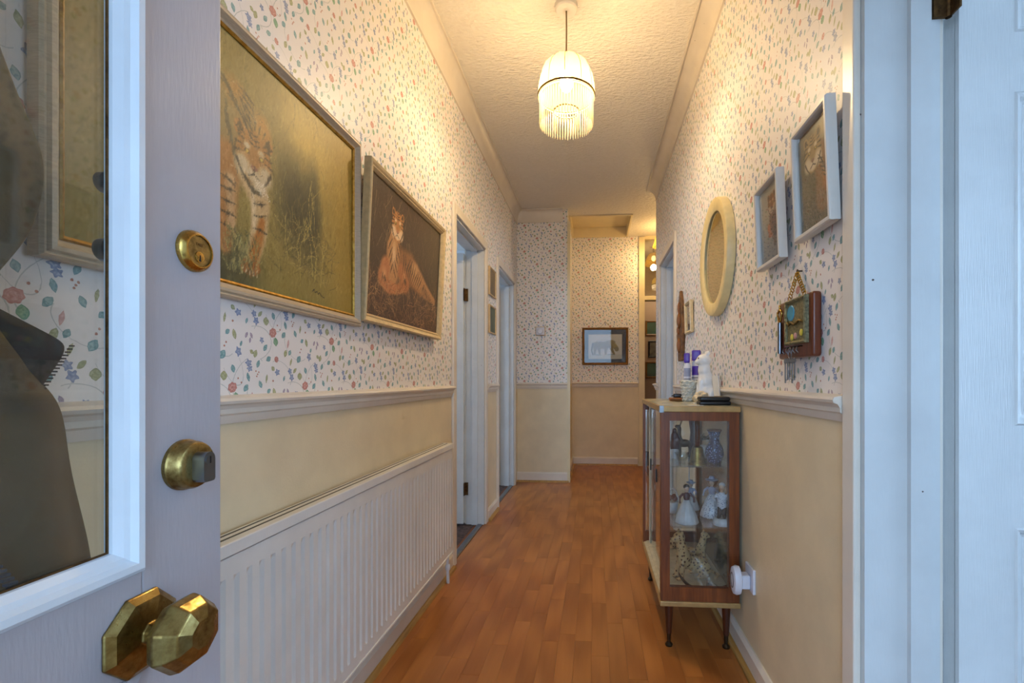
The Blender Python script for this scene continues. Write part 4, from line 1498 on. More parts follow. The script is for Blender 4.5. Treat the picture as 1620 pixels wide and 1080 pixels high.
def strands(n, r, ztop, length, jit):
    mb = MB().lathe([(.0012, 0), (.0026, -.012), (.0024, -length * .5), (.0027, -length + .012), (.0012, -length)], 6)
    data = None
    rnd = random.Random(n)
    for k in range(n):
        a = 2 * PI * k / n
        z = ztop - rnd.random() * jit
        if data is None:
            o = mb.build('bead_strand', 'strand', pl, smooth=50)
            data = o.data
        else:
            o = bpy.data.objects.new('bead_strand', data)
            COL.objects.link(o)
            o.parent = pl
        o.location = (r * math.cos(a), r * math.sin(a), z)


strands(60, .123, .136, .128, .006)
strands(26, .058, .074, .080, .006)
MB().ell((0, 0, .205), (.03, .03, .04)).lathe([(.013, .235), (.013, .262)], 16).build('bulb', 'bulb', pl, smooth='all')
ld = bpy.data.lights.new('bulb_light', 'POINT')
ld.energy = 39
ld.color = (1.0, .75, .43)
ld.shadow_soft_size = .035
lo = bpy.data.objects.new('bulb_light', ld)
COL.objects.link(lo)
lo.location = (LX, LY, 2.36)

# lamp round the corner by the back doorway
l2 = thing('ceiling_lamp', 'yellow frilled glass ceiling lamp round the corner by the back doorway', 'lamp', (.77, 5.36, 2.55))
MB().lathe([(.045, .24), (.045, .222), (.012, .215), (.012, .16)], 24).build('ceiling_mount', 'stone', l2, smooth=35)
MB().lathe([(.02, .165), (.05, .155), (.075, .12), (.088, .075), (.098, .03), (.112, .0)], 64, lobes=16, amp=.08, caps=False).build('shade', 'yshade', l2, smooth='all')
MB().ell((0, 0, .09), (.028, .028, .04)).build('bulb', 'bulb2', l2, smooth='all')
ld2 = bpy.data.lights.new('corner_bulb_light', 'POINT')
ld2.energy = 17
ld2.color = (1.0, .66, .28)
ld2.shadow_soft_size = .04
lo2 = bpy.data.objects.new('corner_bulb_light', ld2)
COL.objects.link(lo2)
lo2.location = (.77, 5.36, 2.52)

# beaded lamp in the room beyond the transom
l3 = thing('pendant_lamp', 'domed beaded lamp seen through the transom pane of the back doorway', 'lamp', (.93, 6.45, 2.30))
MB().tube([(0, 0, .49), (0, 0, .17)], .003).build('flex', 'cord', l3)
MB().lathe([(.02, .18), (.08, .165), (.13, .12), (.15, .06), (.155, .04)], 48, lobes=10, amp=.05, caps=False).build('shade', 'yshade', l3, smooth='all')
MB().tube([(.16 * math.cos(2 * PI * k / 40), .16 * math.sin(2 * PI * k / 40), .035) for k in range(40)], .006, 6, closed=True).build('bead_ring', 'darkmetal', l3)
MB().lathe([(.155, .03), (.15, -.02)], 48, caps=False).build('bead_fringe', 'strand', l3, smooth='all')
MB().ell((0, 0, .06), (.03, .03, .04)).build('bulb', 'bulb2', l3, smooth='all')
ld3 = bpy.data.lights.new('back_room_bulb_light', 'POINT')
ld3.energy = 7
ld3.color = (1.0, .8, .55)
ld3.shadow_soft_size = .04
lo3 = bpy.data.objects.new('back_room_bulb_light', ld3)
COL.objects.link(lo3)
lo3.location = (.93, 6.45, 2.28)

# ---------------------------------------------------------------- pictures in the room beyond
for (z, h, lab, c1, c2, fm) in ((1.687, .22, 'top dark framed green photo in the room beyond the back doorway', '#3f6f58', '#1f3a30', 'frame_brown'),
                                (1.37, .245, 'middle black framed portrait photo in the room beyond the back doorway', '#8a8478', '#2a2826', 'black'),
                                (1.07, .24, 'bottom dark framed green photo in the room beyond the back doorway', '#4a7a66', '#24463a', 'frame_brown')):
    P = Paint(.30, h - .05, 40, c1)
    P.put(P.noise(16, 16, 3, int(z * 50)), c2)
    xo = .735 + (.04 if fm == 'black' else 0)
    picture('wall_photo', lab, (xo + .175, 6.885 if False else 6.898, z), 0, .35, h, [(0, 0), (0, .014), (.01, .018), (.024, .012), (.025, 0)], fm, P, .025, .006)

# ---------------------------------------------------------------- thermostat, socket
th = thing('thermostat', 'small white thermostat dial on the far papered wall', 'thermostat', (-.557, YF, 1.55))
MB().rbox(-.052, .052, -.008, 0, -.052, .042, .003).build('shadow_toned_base_plate', 'frame_pale', th)  # plate toned darker to stand in for the shadow outline around the casing
MB().rbox(-.045, .045, -.024, -.008, -.045, .035, .006).build('casing', 'plug', th)
MB().lathe([(.026, .024), (.026, .036), (.022, .039)], 28, '-y', (0, 0, -.008)).build('dial', 'plug', th, smooth=35)

sk = thing('wall_socket', 'white wall socket low on the right wall by the cabinet', 'socket', (XR, 1.735, .29))
MB().rbox(-.010, 0, -.043, .043, 0, .088, .003).build('faceplate', 'plug', sk)
pg = thing('plug_in_freshener', 'round white plug-in freshener in the right wall socket', 'air freshener', (XR - .0105, 1.735, .275))
MB().rbox(-.032, 0, -.022, .022, .024, .074, .006).build('plug_body', 'plug', pg)
fr_ = MB().lathe([(.030, .030), (.040, .034), (.042, .046), (.038, .056), (.030, .059)], 36, 'x', (0, 0, 0))
fr_.v = [(-x, y * .9, z * 1.25 + .05) for x, y, z in fr_.v]
fr_.build('freshener_head', 'plug', pg, smooth=35)
rg = MB().tube([(-.0585, .018 * math.cos(2 * PI * k / 30), .05 + .026 * math.sin(2 * PI * k / 30)) for k in range(30)], .0018, 6, closed=True)
rg.build('dark_ring', 'black', pg)

# ---------------------------------------------------------------- key plaque
kp = thing('key_plaque', 'mahogany key plaque with relief picture hanging from a brass chain', 'key holder', (XR - .002, 1.312, 1.108), (0, 0, RR))
MB().rbox(-.107, .107, -.024, 0, 0, .163, .007).build('backing_board', 'keywood', kp, smooth=40)
MB().ring_frame(.128, .122, [(0, 0), (0, .010), (.004, .013), (.009, .010), (.009, 0)]).build('relief_frame', 'pewter', kp, loc=(.024, -.023, .036))
rp = MB().box(-.056, .056, -.029, -.024, .044, .150)
rp.v = [(x + .024, y, z) for x, y, z in rp.v]
rel = rp.build('relief_picture', 'pewter', kp)
MB().lathe([(.022, .029), (.020, .031)], 20, '-y', (-.008, 0, .122)).build('enamel_sky', 'enamel_blue', rel)
for x, z, mt in ((.0, .056, 'yellowflower'), (.022, .058, 'pinkflower'), (.058, .064, 'yellowflower')):
    MB().ell((x, -.030, z), (.009, .003, .009)).build('enamel_flower', mt, rel, smooth='all')
MB().tube([(-.03, -.031, .1), (-.015, -.033, .09), (0, -.032, .097), (.02, -.033, .088), (.045, -.032, .098), (.075, -.031, .09)], .003, 6).build('relief_branch', 'bellbrass', rel, smooth='all')
key = MB()
key.tube([(-.083 + .013 * math.cos(a) * (1 + .25 * math.sin(3 * a)), -.030, .125 + .018 * math.sin(a)) for a in [2 * PI * i / 22 for i in range(22)]], .0032, 6, closed=True)
key.tube([(-.083, -.030, .142), (-.083, -.030, .156)], .003)
key.build('ornamental_key_bow', 'brass2', kp, smooth='all')
MB().tube([(-.083, -.030, .105), (-.083, -.030, .016)], .006, 10).build('ornamental_key_shank', 'steel', kp, smooth=40)
for i in range(5):
    x = -.038 + .022 * i
    m = MB().tube([(x, -.022, .030), (x, -.036, .029), (x, -.040, .018), (x, -.034, .012)], .0018, 6)
    m.build('cup_hook', 'steel', kp, smooth='all')
link = MB().tube([(.0045 * math.cos(2 * PI * k / 12), 0, .0065 * math.sin(2 * PI * k / 12)) for k in range(12)], .0014, 6, closed=True)
ldata = None
for s in (-1, 1):
    for i in range(9):
        t = (i + .5) / 9
        x, z = -.01 + s * .052 * (1 - t) * (1.0 if s < 0 else .9), .166 + .066 * t
        if ldata is None:
            o = link.build('chain_link', 'chain', kp, smooth='all')
            ldata = o.data
        else:
            o = bpy.data.objects.new('chain_link', ldata)
            COL.objects.link(o)
            o.parent = kp
        o.location = (x, -.012, z)
        o.rotation_euler = (0, s * .62, (i % 2) * PI / 2 + .3)
wall_nail((XR, 1.323, 1.346), RR, 'brass nail holding the chain of the key plaque')
kn2 = thing('key_bunch', 'bunch of small silver keys hanging from the plaque hooks', 'keys', (XR - .040, 1.305, 1.046), (0, 0, RR))
MB().tube([(.011 * math.cos(2 * PI * k / 20), 0, .075 + .014 * math.sin(2 * PI * k / 20)) for k in range(20)], .0012, 6, closed=True).build('key_ring', 'steel', kn2, smooth='all')
for i in range(5):
    x = -.030 + .015 * i
    m = MB().lathe([(.008, -.001), (.008, .001)], 14, '-y', (x, 0, .054))
    m.box(x - .0028, x + .0028, -.001, .001, -.006 + .008 * (i % 3), .050)
    m.box(x - .0028, x + .0058, -.001, .001, .0 + .008 * (i % 3), .005 + .008 * (i % 3))
    m.build('key', 'steel', kn2)

# ---------------------------------------------------------------- carved wall ornament and small frame past the mirror
cv = thing('carved_ornament', 'brown carved wooden wall ornament next to the far right doorway', 'ornament', (XR, 3.06, 1.168), (0, 0, RR))
out = [(-.055, 0), (.055, 0), (.07, .09), (.10, .17), (.085, .19), (.06, .30), (.045, .38), (.0, .455), (-.045, .38), (-.06, .30), (-.085, .19), (-.10, .17), (-.07, .09)]
o = MB().prism(out, -.022, 0).build('carved_board', 'carve', cv)
b = o.modifiers.new('soft', 'BEVEL')
b.width, b.segments = .006, 2
blob('carved_figure', [('e', (0, -.024, .10), (.035, .014, .05)), ('e', (.01, -.026, .26), (.03, .014, .05)), ('e', (-.02, -.024, .2), (.02, .012, .03)), ('e', (.0, -.024, .34), (.016, .012, .04))], 'leather', cv, .005, 2)
P = Paint(.13, .15, 30, '#8a8a86')
P.put(P.noise(20, 20, 3, 71), '#5a5e60')
picture('small_picture', 'small brown framed grey photo between the carved ornament and the mirror', (XR - .002, 2.80, 1.322), RR, .17, .185, [(0, 0), (0, .016), (.006, .020), (.016, .014), (.02, .006), (.02, 0)], 'frame_champ', P, .02, .006, .03)

# ---------------------------------------------------------------- display cabinet
CX0, CX1, CY0, CY1, CZ = .256, .553, 1.84, 2.53, .946
cb = thing('display_cabinet', 'teak display cabinet with glass sides and sliding glass front', 'cabinet', (0, 0, 0))
MB().rbox(CX0 - .004, CX1 + .004, CY0 - .006, CY1 + .006, CZ - .022, CZ, .003).build('top', ['cabedge'], cb)
MB().box(CX0 + .002, CX1, CY0, CY1, CZ - .0005, CZ + .0008).build('top_surface', 'marble', cb)
MB().box(CX0 - .006, CX0 + .010, CY0 - .008, CY0 + .010, CZ - .024, CZ + .002).build('corner_bracket', 'steel', cb)
MB().rbox(CX0 - .004, CX1 + .004, CY0 - .006, CY1 + .006, .172, .192, .003).build('base_board', 'cabedge', cb)
MB().box(CX0 + .004, CX1, CY0 + .004, CY1, .1915, .1945).build('base_lining', 'track', cb)
for (a, b_, c, d) in ((CX0, CX0 + .034, CY0, CY0 + .03), (CX1 - .038, CX1, CY0, CY0 + .03), (CX0, CX0 + .012, CY1 - .03, CY1), (CX1 - .02, CX1, CY1 - .03, CY1)):
    MB().box(a, b_, c, d, .192, CZ - .022).build('post', 'cabwood', cb)
MB().box(CX0 + .034, CX1 - .038, CY0, CY0 + .022, CZ - .056, CZ - .022).build('rail', 'cabwood', cb)
MB().box(CX0 + .034, CX1 - .038, CY0, CY0 + .022, .192, .246).build('rail', 'cabwood', cb)
MB().box(CX0 + .034, CX1 - .038, CY0 + .008, CY0 + .011, .246, CZ - .056).build('side_pane', 'glass_cab', cb)
for z0, z1 in ((.192, .246), (CZ - .056, CZ - .022)):
    MB().box(CX0 + .012, CX1 - .02, CY1 - .022, CY1, z0, z1).build('rail', 'cabwood', cb)
MB().box(CX0 + .012, CX1 - .02, CY1 - .012, CY1 - .009, .246, CZ - .056).build('end_pane', 'glass_cab', cb)
MB().box(CX1 - .006, CX1, CY0 + .03, CY1 - .03, .192, CZ - .022).build('back_mirror', 'silvered', cb)
for z0, z1 in ((.192, .2), (CZ - .034, CZ - .022)):
    MB().box(CX0 + .018, CX0 + .044, CY0 + .03, CY1 - .03, z0, z1).build('door_track', 'track', cb)
for i, (ya, yb, xo) in enumerate(((CY0 + .03, 2.2, .026), (2.17, CY1 - .03, .034))):
    gd = MB().box(CX0 + xo, CX0 + xo + .004, ya, yb, .2, CZ - .034).build('sliding_pane', 'glass_cab', cb)
    MB().rbox(CX0 + xo - .004, CX0 + xo + .001, (2.16 if i == 0 else 2.45), (2.185 if i == 0 else 2.475), .58, .64, .002).build('finger_grip', 'black', gd)
MB().box(CX0 + .028, CX0 + .033, CY1 - .075, CY1 - .045, .2, CZ - .034).build('edge_strip', 'track', cb)
SH = (.464, .703)
for z in SH:
    MB().box(CX0 + .044, CX1 - .008, CY0 + .034, CY1 - .025, z, z + .005).build('shelf', 'glass_cab', cb)
for x in (CX0 + .036, CX1 - .04):
    for y in (CY0 + .036, CY1 - .05):
        lg = MB().lathe([(.0105, .05), (.0175, .172)], 20, 'z', (x, y, 0)).build('leg', 'cabdark', cb, smooth=40)
        MB().lathe([(.014, 0), (.015, .006), (.010, .012), (.007, .015), (.0085, .052)], 18, 'z', (x, y, 0)).build('leg_ferrule', 'darkmetal', lg, smooth=40)

# things on the cabinet
ZT = CZ + .001
wl = thing('glasses_case', 'black leather case lying at the front of the cabinet top', 'case', (.478, 1.93, ZT))
MB().rbox(-.062, .062, -.03, .03, 0, .016, .006).build('case_base', 'black', wl, smooth=40)
MB().rbox(-.060, .060, -.028, .028, .016, .034, .007).build('case_lid', 'black', wl, smooth=40)
ky = thing('key_set', 'small bunch of keys behind the black case', 'keys', (.515, 1.992, ZT))
MB().tube([(.014 * math.cos(2 * PI * k / 20), .014 * math.sin(2 * PI * k / 20), .003) for k in range(20)], .0018, 6, closed=True).build('key_ring', 'steel', ky, smooth='all')
MB().rbox(-.018, .016, .004, .014, .003, .034, .003).build('key_fob', 'bellbrass', ky)
MB().box(.004, .018, -.03, -.004, .004, .007).build('key', 'steel', ky)

ct_ = thing('cat_figurine', 'white ceramic sitting cat figurine looking left on the cabinet', 'figurine', (.494, 2.15, ZT))
blob('cat_body', [('e', (.010, 0, .045), (.042, .038, .046)), ('e', (.004, 0, .095), (.036, .033, .055)), ('e', (-.002, 0, .145), (.029, .028, .04)),
                  ('e', (-.004, 0, .190), (.033, .031, .029)), ('e', (-.032, 0, .182), (.013, .016, .012)), ('e', (.010, -.018, .218), (.010, .008, .014), (0, .3, 0)),
                  ('e', (.010, .018, .218), (.010, .008, .014), (0, .3, 0)), ('t', [(-.018, -.014, .10), (-.024, -.016, .05), (-.03, -.017, .008)], [.013, .011, .011]),
                  ('t', [(-.018, .014, .10), (-.024, .016, .05), (-.03, .017, .008)], [.013, .011, .011]), ('e', (.022, -.028, .035), (.026, .016, .032)), ('e', (.022, .028, .035), (.026, .016, .032)),
                  ('e', (.008, -.034, .009), (.026, .012, .010)), ('t', [(.045, 0, .012), (.05, -.03, .01), (.03, -.05, .010), (.0, -.05, .01)], [.011, .010, .010, .009])], 'white_cer', ct_, .0035, 4)
for s in (-1, 1):
    MB().ell((-.031, s * .014, .198), (.003, .003, .004)).build('eye', 'smallbrown', ct_, smooth='all')
so = thing('shell_ornament', 'cream knobbly shell ornament in front of the white cat', 'ornament', (.452, 2.03, ZT))
rs = random.Random(3)
sp = [('e', (0, 0, .018), (.032, .026, .028))]
for _ in range(26):
    a, t = rs.uniform(0, 6.28), rs.uniform(.1, 1.4)
    sp.append(('e', (.033 * math.cos(a) * math.sin(t), .027 * math.sin(a) * math.sin(t), .012 + .035 * math.cos(t)), (.008, .008, .008)))
blob('shell_mound', sp, 'shell', so, .003, 1)
MB().box(-.036, .036, -.03, .03, 0, .003).build('paper_base', 'card', so)
bk = thing('wicker_pot', 'white woven wicker pot left of the cat figurine', 'pot', (.442, 2.25, ZT))
MB().lathe([(.026, 0), (.031, .05), (.034, .10), (.030, .10), (.026, .01)], 28).build('pot_wall', 'wicker', bk, smooth=40)
for i in range(7):
    z = .008 + .014 * i
    r = .0275 + .0075 * z / .1
    m = MB().tube([((r + .0022 * math.cos(9 * a + i * PI)) * math.cos(a), (r + .0022 * math.cos(9 * a + i * PI)) * math.sin(a), z + .003 * math.sin(9 * a + i * PI)) for a in [2 * PI * k / 72 for k in range(72)]], .004, 6, closed=True)
    m.build('woven_band', 'wicker', bk, smooth='all')


def spray(label, x, y, r, h, capw):
    s = thing('spray_bottle', label, 'bottle', (x, y, ZT), (0, 0, -.2))
    MB().lathe([(r * .9, 0), (r, .006), (r, h * .72), (r * .8, h * .77), (r * .6, h * .79)], 24).build('bottle_body', 'can', s, smooth=40)
    MB().rbox(-capw, capw * .8, -r * .8, r * .8, h * .79, h, .006).build('purple_cap', 'purple', s, smooth=40)
    MB().lathe([(r * 1.01, h * .5), (r * 1.01, h * .68)], 24, caps=False).build('label_band', 'lilac' if r < .02 else 'purple', s, smooth=40)
    for k in range(3):
        MB().lathe([(r * 1.015, h * (.34 + .05 * k)), (r * 1.015, h * (.345 + .05 * k) + .002)], 24, caps=False).build('print_line', 'mount', s)
    return s


spray('taller spray bottle with a wide purple cap behind the cat', .512, 2.40, .024, .25, .024)
spray('narrower white bottle with a purple cap behind the wicker pot', .462, 2.385, .017, .235, .016)
cd = MB().box(-.03, .03, -.0015, .0015, 0, .12).build('card', 'card', loc=(.532, 2.07, ZT), rot=(-.12, 0, PI / 2 + .15))
tag(cd, 'plain white card leaning against the wall behind the cat', 'card')
gl = thing('sunglasses', 'black folded sunglasses lying on the tan case', 'sunglasses', (.402, 2.28, ZT + .0165))
MB().rbox(-.026, .026, -.012, .012, 0, .018, .005).build('lens_front', 'black', gl, smooth=40)
MB().tube([(-.026, .008, .010), (-.03, .03, .006), (.01, .034, .004)], .002, 6).build('temple_arm', 'black', gl)
tc_ = thing('tan_case', 'tan leather case under the black sunglasses', 'case', (.392, 2.275, ZT))
MB().rbox(-.036, .036, -.024, .024, 0, .016, .006).build('case_shell', 'leather', tc_, smooth=40)
MB().box(-.030, .030, -.0245, -.0238, .007, .009).build('stitch_seam', 'hinge', tc_)
pp = MB().box(-.028, .028, -.02, .02, 0, .0008).build('paper_slip', 'card', loc=(.40, 1.905, ZT), rot=(0, 0, .1))
tag(pp, 'small white paper slip on the front edge of the cabinet top', 'paper')

# things on the upper shelf
S1, S2, S3 = SH[1] + .0055, SH[0] + .0055, .195
be = thing('hand_bell', 'brass hand bell with dark red handle on the upper shelf', 'bell', (.413, 1.925, S1))
MB().lathe([(.037, 0), (.037, .003), (.031, .012), (.026, .035), (.023, .060), (.020, .069), (.006, .073)], 28).build('bell_cup', 'bellbrass', be, smooth=40)
MB().lathe([(.006, .068), (.010, .08), (.012, .11), (.010, .14), (.013, .168), (.008, .176)], 20).build('bell_handle', 'redwood', be, smooth=40)
vz_ = thing('vase', 'dark blue lattice patterned vase on the upper shelf', 'vase', (.490, 1.965, S1))
MB().lathe([(.026, 0), (.028, .008), (.038, .035), (.034, .06), (.020, .085), (.019, .105), (.026, .13), (.023, .13), (.015, .10)], 32).build('vase_body', 'bluevase', vz_, smooth='all')
MB().tube([(.026 * math.cos(2 * PI * k / 24), .026 * math.sin(2 * PI * k / 24), .132) for k in range(24)], .004, 6, closed=True).build('ruffled_lip', 'maroon', vz_, smooth='all')
rf = thing('robed_figurine', 'small red robed figurine on a white base on the upper shelf', 'figurine', (.345, 2.06, S1))
MB().lathe([(.017, 0), (.018, .035), (.015, .042)], 20).build('figurine_base', 'porcelain', rf, smooth=40)
blob('robed_body', [('e', (0, 0, .06), (.024, .018, .03)), ('e', (0, 0, .09), (.017, .014, .028)), ('e', (0, 0, .12), (.010, .010, .012)), ('e', (.012, -.006, .08), (.012, .010, .014))], 'maroon', rf, .003, 3)
df_ = thing('deer_figurine', 'brown deer figurine beside the bell on the upper shelf', 'figurine', (.395, 2.10, S1))
blob('deer_body', [('e', (0, 0, .06), (.028, .013, .018)), ('t', [(-.018, 0, .065), (-.024, 0, .10), (-.022, 0, .13)], [.012, .009, .009]), ('e', (-.03, 0, .134), (.014, .008, .008)),
                   ('t', [(-.02, .006, .05), (-.022, .006, .0)], .0045), ('t', [(-.02, -.006, .05), (-.018, -.006, .0)], .0045), ('t', [(.02, .006, .05), (.022, .006, .0)], .0045), ('t', [(.02, -.006, .05), (.024, -.006, .0)], .0045),
                   ('t', [(-.02, .005, .138), (-.012, .012, .16), (-.018, .018, .175)], .003), ('t', [(-.02, -.005, .138), (-.012, -.012, .16), (-.018, -.018, .175)], .003)], 'smallbrown', df_, .003, 2)
cs = thing('candlestick', 'tall dark red turned candlestick behind the bell', 'candlestick', (.443, 2.16, S1))
MB().lathe([(.028, 0), (.028, .008), (.012, .02), (.016, .06), (.011, .10), (.018, .15), (.014, .18), (.020, .19), (.020, .2)], 24).build('turned_stem', 'redwood', cs, smooth=40)
gb = thing('glass_bowl', 'clear glass bowl at the front of the upper shelf', 'bowl', (.352, 1.925, S1))
MB().lathe([(.014, 0), (.012, .01), (.022, .022), (.030, .045), (.027, .045), (.018, .024), (.006, .014)], 28).build('bowl_wall', 'clearglass', gb, smooth='all')
pt = thing('potted_plant_ornament', 'small white pot of dark leaves behind the blue vase', 'ornament', (.477, 2.08, S1))
MB().lathe([(.014, 0), (.020, .055), (.017, .055), (.012, .01)], 20).build('pot', 'porcelain', pt, smooth='all')
rs = random.Random(9)
for i in range(11):
    a, e = rs.uniform(0, 6.28), rs.uniform(.4, 1.4)
    MB().ell((.016 * math.cos(a), .016 * math.sin(a), .07 + .028 * math.sin(e)), (.014, .007, .004), (rs.uniform(-1, 1), rs.uniform(-1, 1), a), 8, 5).build('leaf', 'darkgreen', pt, smooth='all')

# things on the middle shelf
def lady(label, loc, h, skirt_m, top_m, hair, hat=None, rz=0.0):
    s = thing('lady_figurine', label, 'figurine', loc, (0, 0, rz))
    k = h / .15
    MB().lathe([(.040 * k, 0), (.042 * k, .004 * k), (.034 * k, .03 * k), (.022 * k, .06 * k), (.010 * k, .083 * k)], 40, lobes=12, amp=.07).build('skirt', skirt_m, s, smooth='all')
    blob('bodice', [('e', (0, 0, .095 * k), (.013 * k, .010 * k, .018 * k)), ('t', [(.012 * k, 0, .107 * k), (.026 * k, -.006 * k, .092 * k), (.022 * k, -.018 * k, .078 * k)], .0048 * k),
                    ('t', [(-.012 * k, 0, .107 * k), (-.027 * k, -.004 * k, .095 * k), (-.030 * k, -.012 * k, .075 * k)], .0048 * k)], top_m, s, .0024, 2)
    blob('head', [('e', (0, 0, .126 * k), (.0095 * k, .010 * k, .012 * k)), ('t', [(0, 0, .105 * k), (0, 0, .12 * k)], .0045 * k), ('e', (0, -.0095 * k, .125 * k), (.002 * k, .002 * k, .002 * k))], 'skin', s, .0018, 2)
    MB().ell((0, .003 * k, .131 * k), (.0115 * k, .0115 * k, .010 * k)).build('hair', hair, s, smooth='all')
    if hat:
        MB().lathe([(.024 * k, .136 * k), (.024 * k, .138 * k), (.011 * k, .14 * k), (.009 * k, .15 * k), (.003 * k, .151 * k)], 20).build('hat', hat, s, smooth=40)
    return s


lady('porcelain lady in a wide white skirt at the left of the middle shelf', (.372, 1.935, S2), .165, 'porcelain', 'maroon', 'smallbrown', None, .2)
lady('porcelain lady in a lilac bonnet near the centre of the middle shelf', (.430, 2.135, S2), .13, 'porcelain', 'lilac', 'lilac', 'lilac', -.2)
lady('blue sprigged porcelain lady with blue hat at the right of the middle shelf', (.496, 2.03, S2), .17, 'delft', 'lilac', 'smallbrown', 'lilac', -.5)
gt = thing('gentleman_figurine', 'blue flowered porcelain gentleman at the right front of the middle shelf', 'figurine', (.507, 1.915, S2), (0, 0, -.4))
MB().lathe([(.034, 0), (.036, .006), (.034, .02), (.026, .028)], 28).build('plinth', 'porcelain', gt, smooth=40)
blob('trousers', [('t', [(-.008, 0, .075), (-.010, -.004, .03)], .008), ('t', [(.008, 0, .075), (.010, .004, .03)], .008), ('e', (-.012, -.01, .03), (.007, .013, .005)), ('e', (.011, -.004, .03), (.007, .013, .005))], 'mount', gt, .003, 2)
blob('flowered_coat', [('e', (0, 0, .10), (.019, .014, .032)), ('e', (0, .004, .078), (.020, .016, .02)), ('t', [(-.016, 0, .122), (-.03, -.012, .105), (-.022, -.026, .1)], .006), ('t', [(.016, 0, .122), (.03, -.004, .10), (.024, -.016, .085)], .006)], 'delft', gt, .003, 2)
blob('head', [('e', (0, 0, .15), (.011, .012, .014)), ('t', [(0, 0, .125), (0, 0, .145)], .006), ('e', (0, -.012, .148), (.0025, .003, .0025))], 'skin', gt, .002, 2)
MB().ell((0, .004, .157), (.013, .013, .011)).build('wig', 'porcelain', gt, smooth='all')
pr_ = thing('parasol_ornament', 'white porcelain parasol ornament standing on the middle shelf', 'ornament', (.45, 2.28, S2))
MB().tube([(0, 0, 0), (0, 0, .215)], .0025, 8).lathe([(.018, 0), (.018, .005), (.004, .010)], 20).build('parasol_stem', 'porcelain', pr_, smooth=40)
MB().lathe([(.060, .172), (.057, .176), (.030, .205), (.006, .222), (.002, .228)], 40, lobes=10, amp=.06).build('parasol_canopy', 'porcelain', pr_, smooth='all')
fp = thing('flower_basket_ornament', 'terracotta flower basket ornament at the back left of the middle shelf', 'ornament', (.336, 2.07, S2))
MB().lathe([(.018, 0), (.020, .005), (.028, .05), (.025, .05), (.014, .01)], 24).build('basket', 'porcelain', fp, smooth='all')
MB().tube([(.026 * math.cos(a), 0, .05 + .055 * math.sin(a)) for a in [PI * i / 12 for i in range(13)]], .003, 8).build('basket_handle', 'porcelain', fp, smooth='all')
for i in range(7):
    a = 2 * PI * i / 7
    MB().ell((.015 * math.cos(a), .015 * math.sin(a), .062 + .008 * (i % 2)), (.010, .010, .010), seg=10, rings=6).build('flower', 'terracotta', fp, smooth='all')

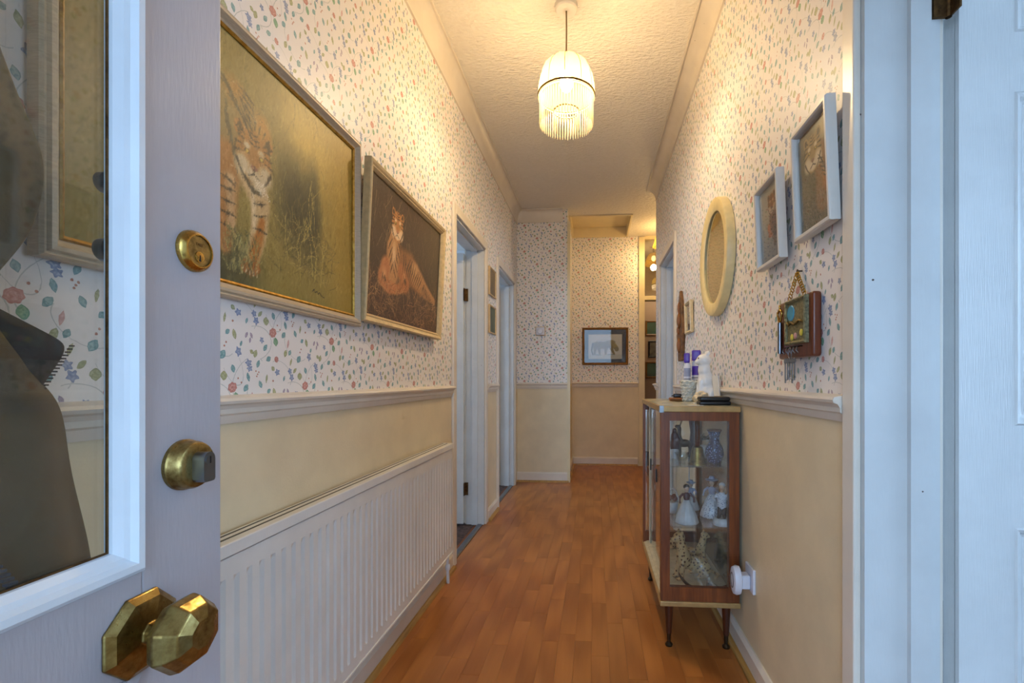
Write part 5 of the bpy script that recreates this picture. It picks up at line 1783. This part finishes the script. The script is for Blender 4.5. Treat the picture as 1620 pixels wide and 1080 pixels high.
# things on the cabinet floor
def feline(label, loc, rz, s):
    t = thing('leopard_figurine', label, 'figurine', loc, (0, 0, rz))
    P_ = lambda *p: tuple(x * s for x in p)
    blob('leopard_body', [('e', P_(.02, 0, .05), P_(.045, .024, .028)), ('e', P_(-.03, 0, .075), P_(.028, .024, .045), (0, -.3, 0)), ('t', [P_(-.035, 0, .10), P_(-.045, 0, .14)], [.022 * s, .018 * s]),
                          ('e', P_(-.05, 0, .155), P_(.024, .020, .020)), ('e', P_(-.070, 0, .149), P_(.012, .012, .010)), ('e', P_(-.044, .014, .175), P_(.006, .005, .008)), ('e', P_(-.044, -.014, .175), P_(.006, .005, .008)),
                          ('t', [P_(-.042, .014, .07), P_(-.048, .016, .03), P_(-.05, .016, .008)], .010 * s), ('t', [P_(-.042, -.014, .07), P_(-.048, -.016, .03), P_(-.05, -.016, .008)], .010 * s),
                          ('e', P_(-.058, .016, .007), P_(.014, .009, .007)), ('e', P_(-.058, -.016, .007), P_(.014, .009, .007)), ('e', P_(.045, .02, .032), P_(.028, .014, .03)), ('e', P_(.045, -.02, .032), P_(.028, .014, .03)),
                          ('e', P_(.03, .026, .008), P_(.026, .009, .008)), ('e', P_(.03, -.026, .008), P_(.026, .009, .008)), ('t', [P_(.065, 0, .03), P_(.09, .01, .012), P_(.10, -.03, .008), P_(.07, -.05, .008)], .007 * s)], 'leopard', t, .0035 * max(.8, s), 2)
    for e in (-1, 1):
        MB().ell(P_(-.066, e * .010, .160), (.0022, .0022, .0026)).build('eye', 'black', t, smooth='all')
    return t


feline('large spotted sitting leopard figurine on the cabinet floor', (.415, 2.06, S3), .35, 1.15)
feline('spotted leopard figurine at the right of the cabinet floor', (.475, 2.25, S3), 2.9, .8)
feline('small spotted leopard figurine at the back left of the cabinet floor', (.37, 2.42, S3), .0, .62)
gd_ = thing('gondola_model', 'silver filigree gondola model at the front of the cabinet floor', 'model boat', (.432, 1.905, S3 + .0))
hull = []
for i in range(15):
    t = i / 14
    x = -.095 + .20 * t
    z = .010 + .065 * max(0, (.45 - t) / .45) ** 2.2 + .03 * max(0, (t - .6) / .4) ** 2
    hull.append((x, z, .016 * math.sin(PI * min(1, max(.02, t))) ** .7 + .0015))
vs, fs = [], []
for x, z, w in hull:
    vs += [(x, -w, z + .006), (x, -w * .5, z - .008), (x, w * .5, z - .008), (x, w, z + .006), (x, 0, z + .001)]
for i in range(14):
    for k in range(4):
        fs.append((i * 5 + k, i * 5 + k + 1, i * 5 + 5 + k + 1, i * 5 + 5 + k))
hb_ = MB().add(vs, fs).build('hull', 'darkmetal', gd_, smooth='all')
so_ = hb_.modifiers.new('thick', 'SOLIDIFY')
so_.thickness = .002
MB().rbox(-.02, .02, -.012, .012, 0, .004, .001).build('stand', 'silverfil', gd_)
blob('gondolier', [('t', [(.02, .0, .012), (.02, 0, .05)], [.010, .008]), ('e', (.02, 0, .062), (.007, .007, .009)), ('t', [(.02, 0, .045), (.035, -.004, .035)], .003)], 'silverfil', gd_, .0022, 1)
for i in range(6):
    MB().ell((-.02 + .012 * i, -.004, .016 + .004 * (i % 2)), (.006, .006, .006), seg=8, rings=5).build('scroll', 'silverfil', gd_, smooth='all')
MB().tube([(.034, -.006, .05), (.09, -.010, -.0 + .006)], .0012, 6).build('oar', 'silverfil', gd_)
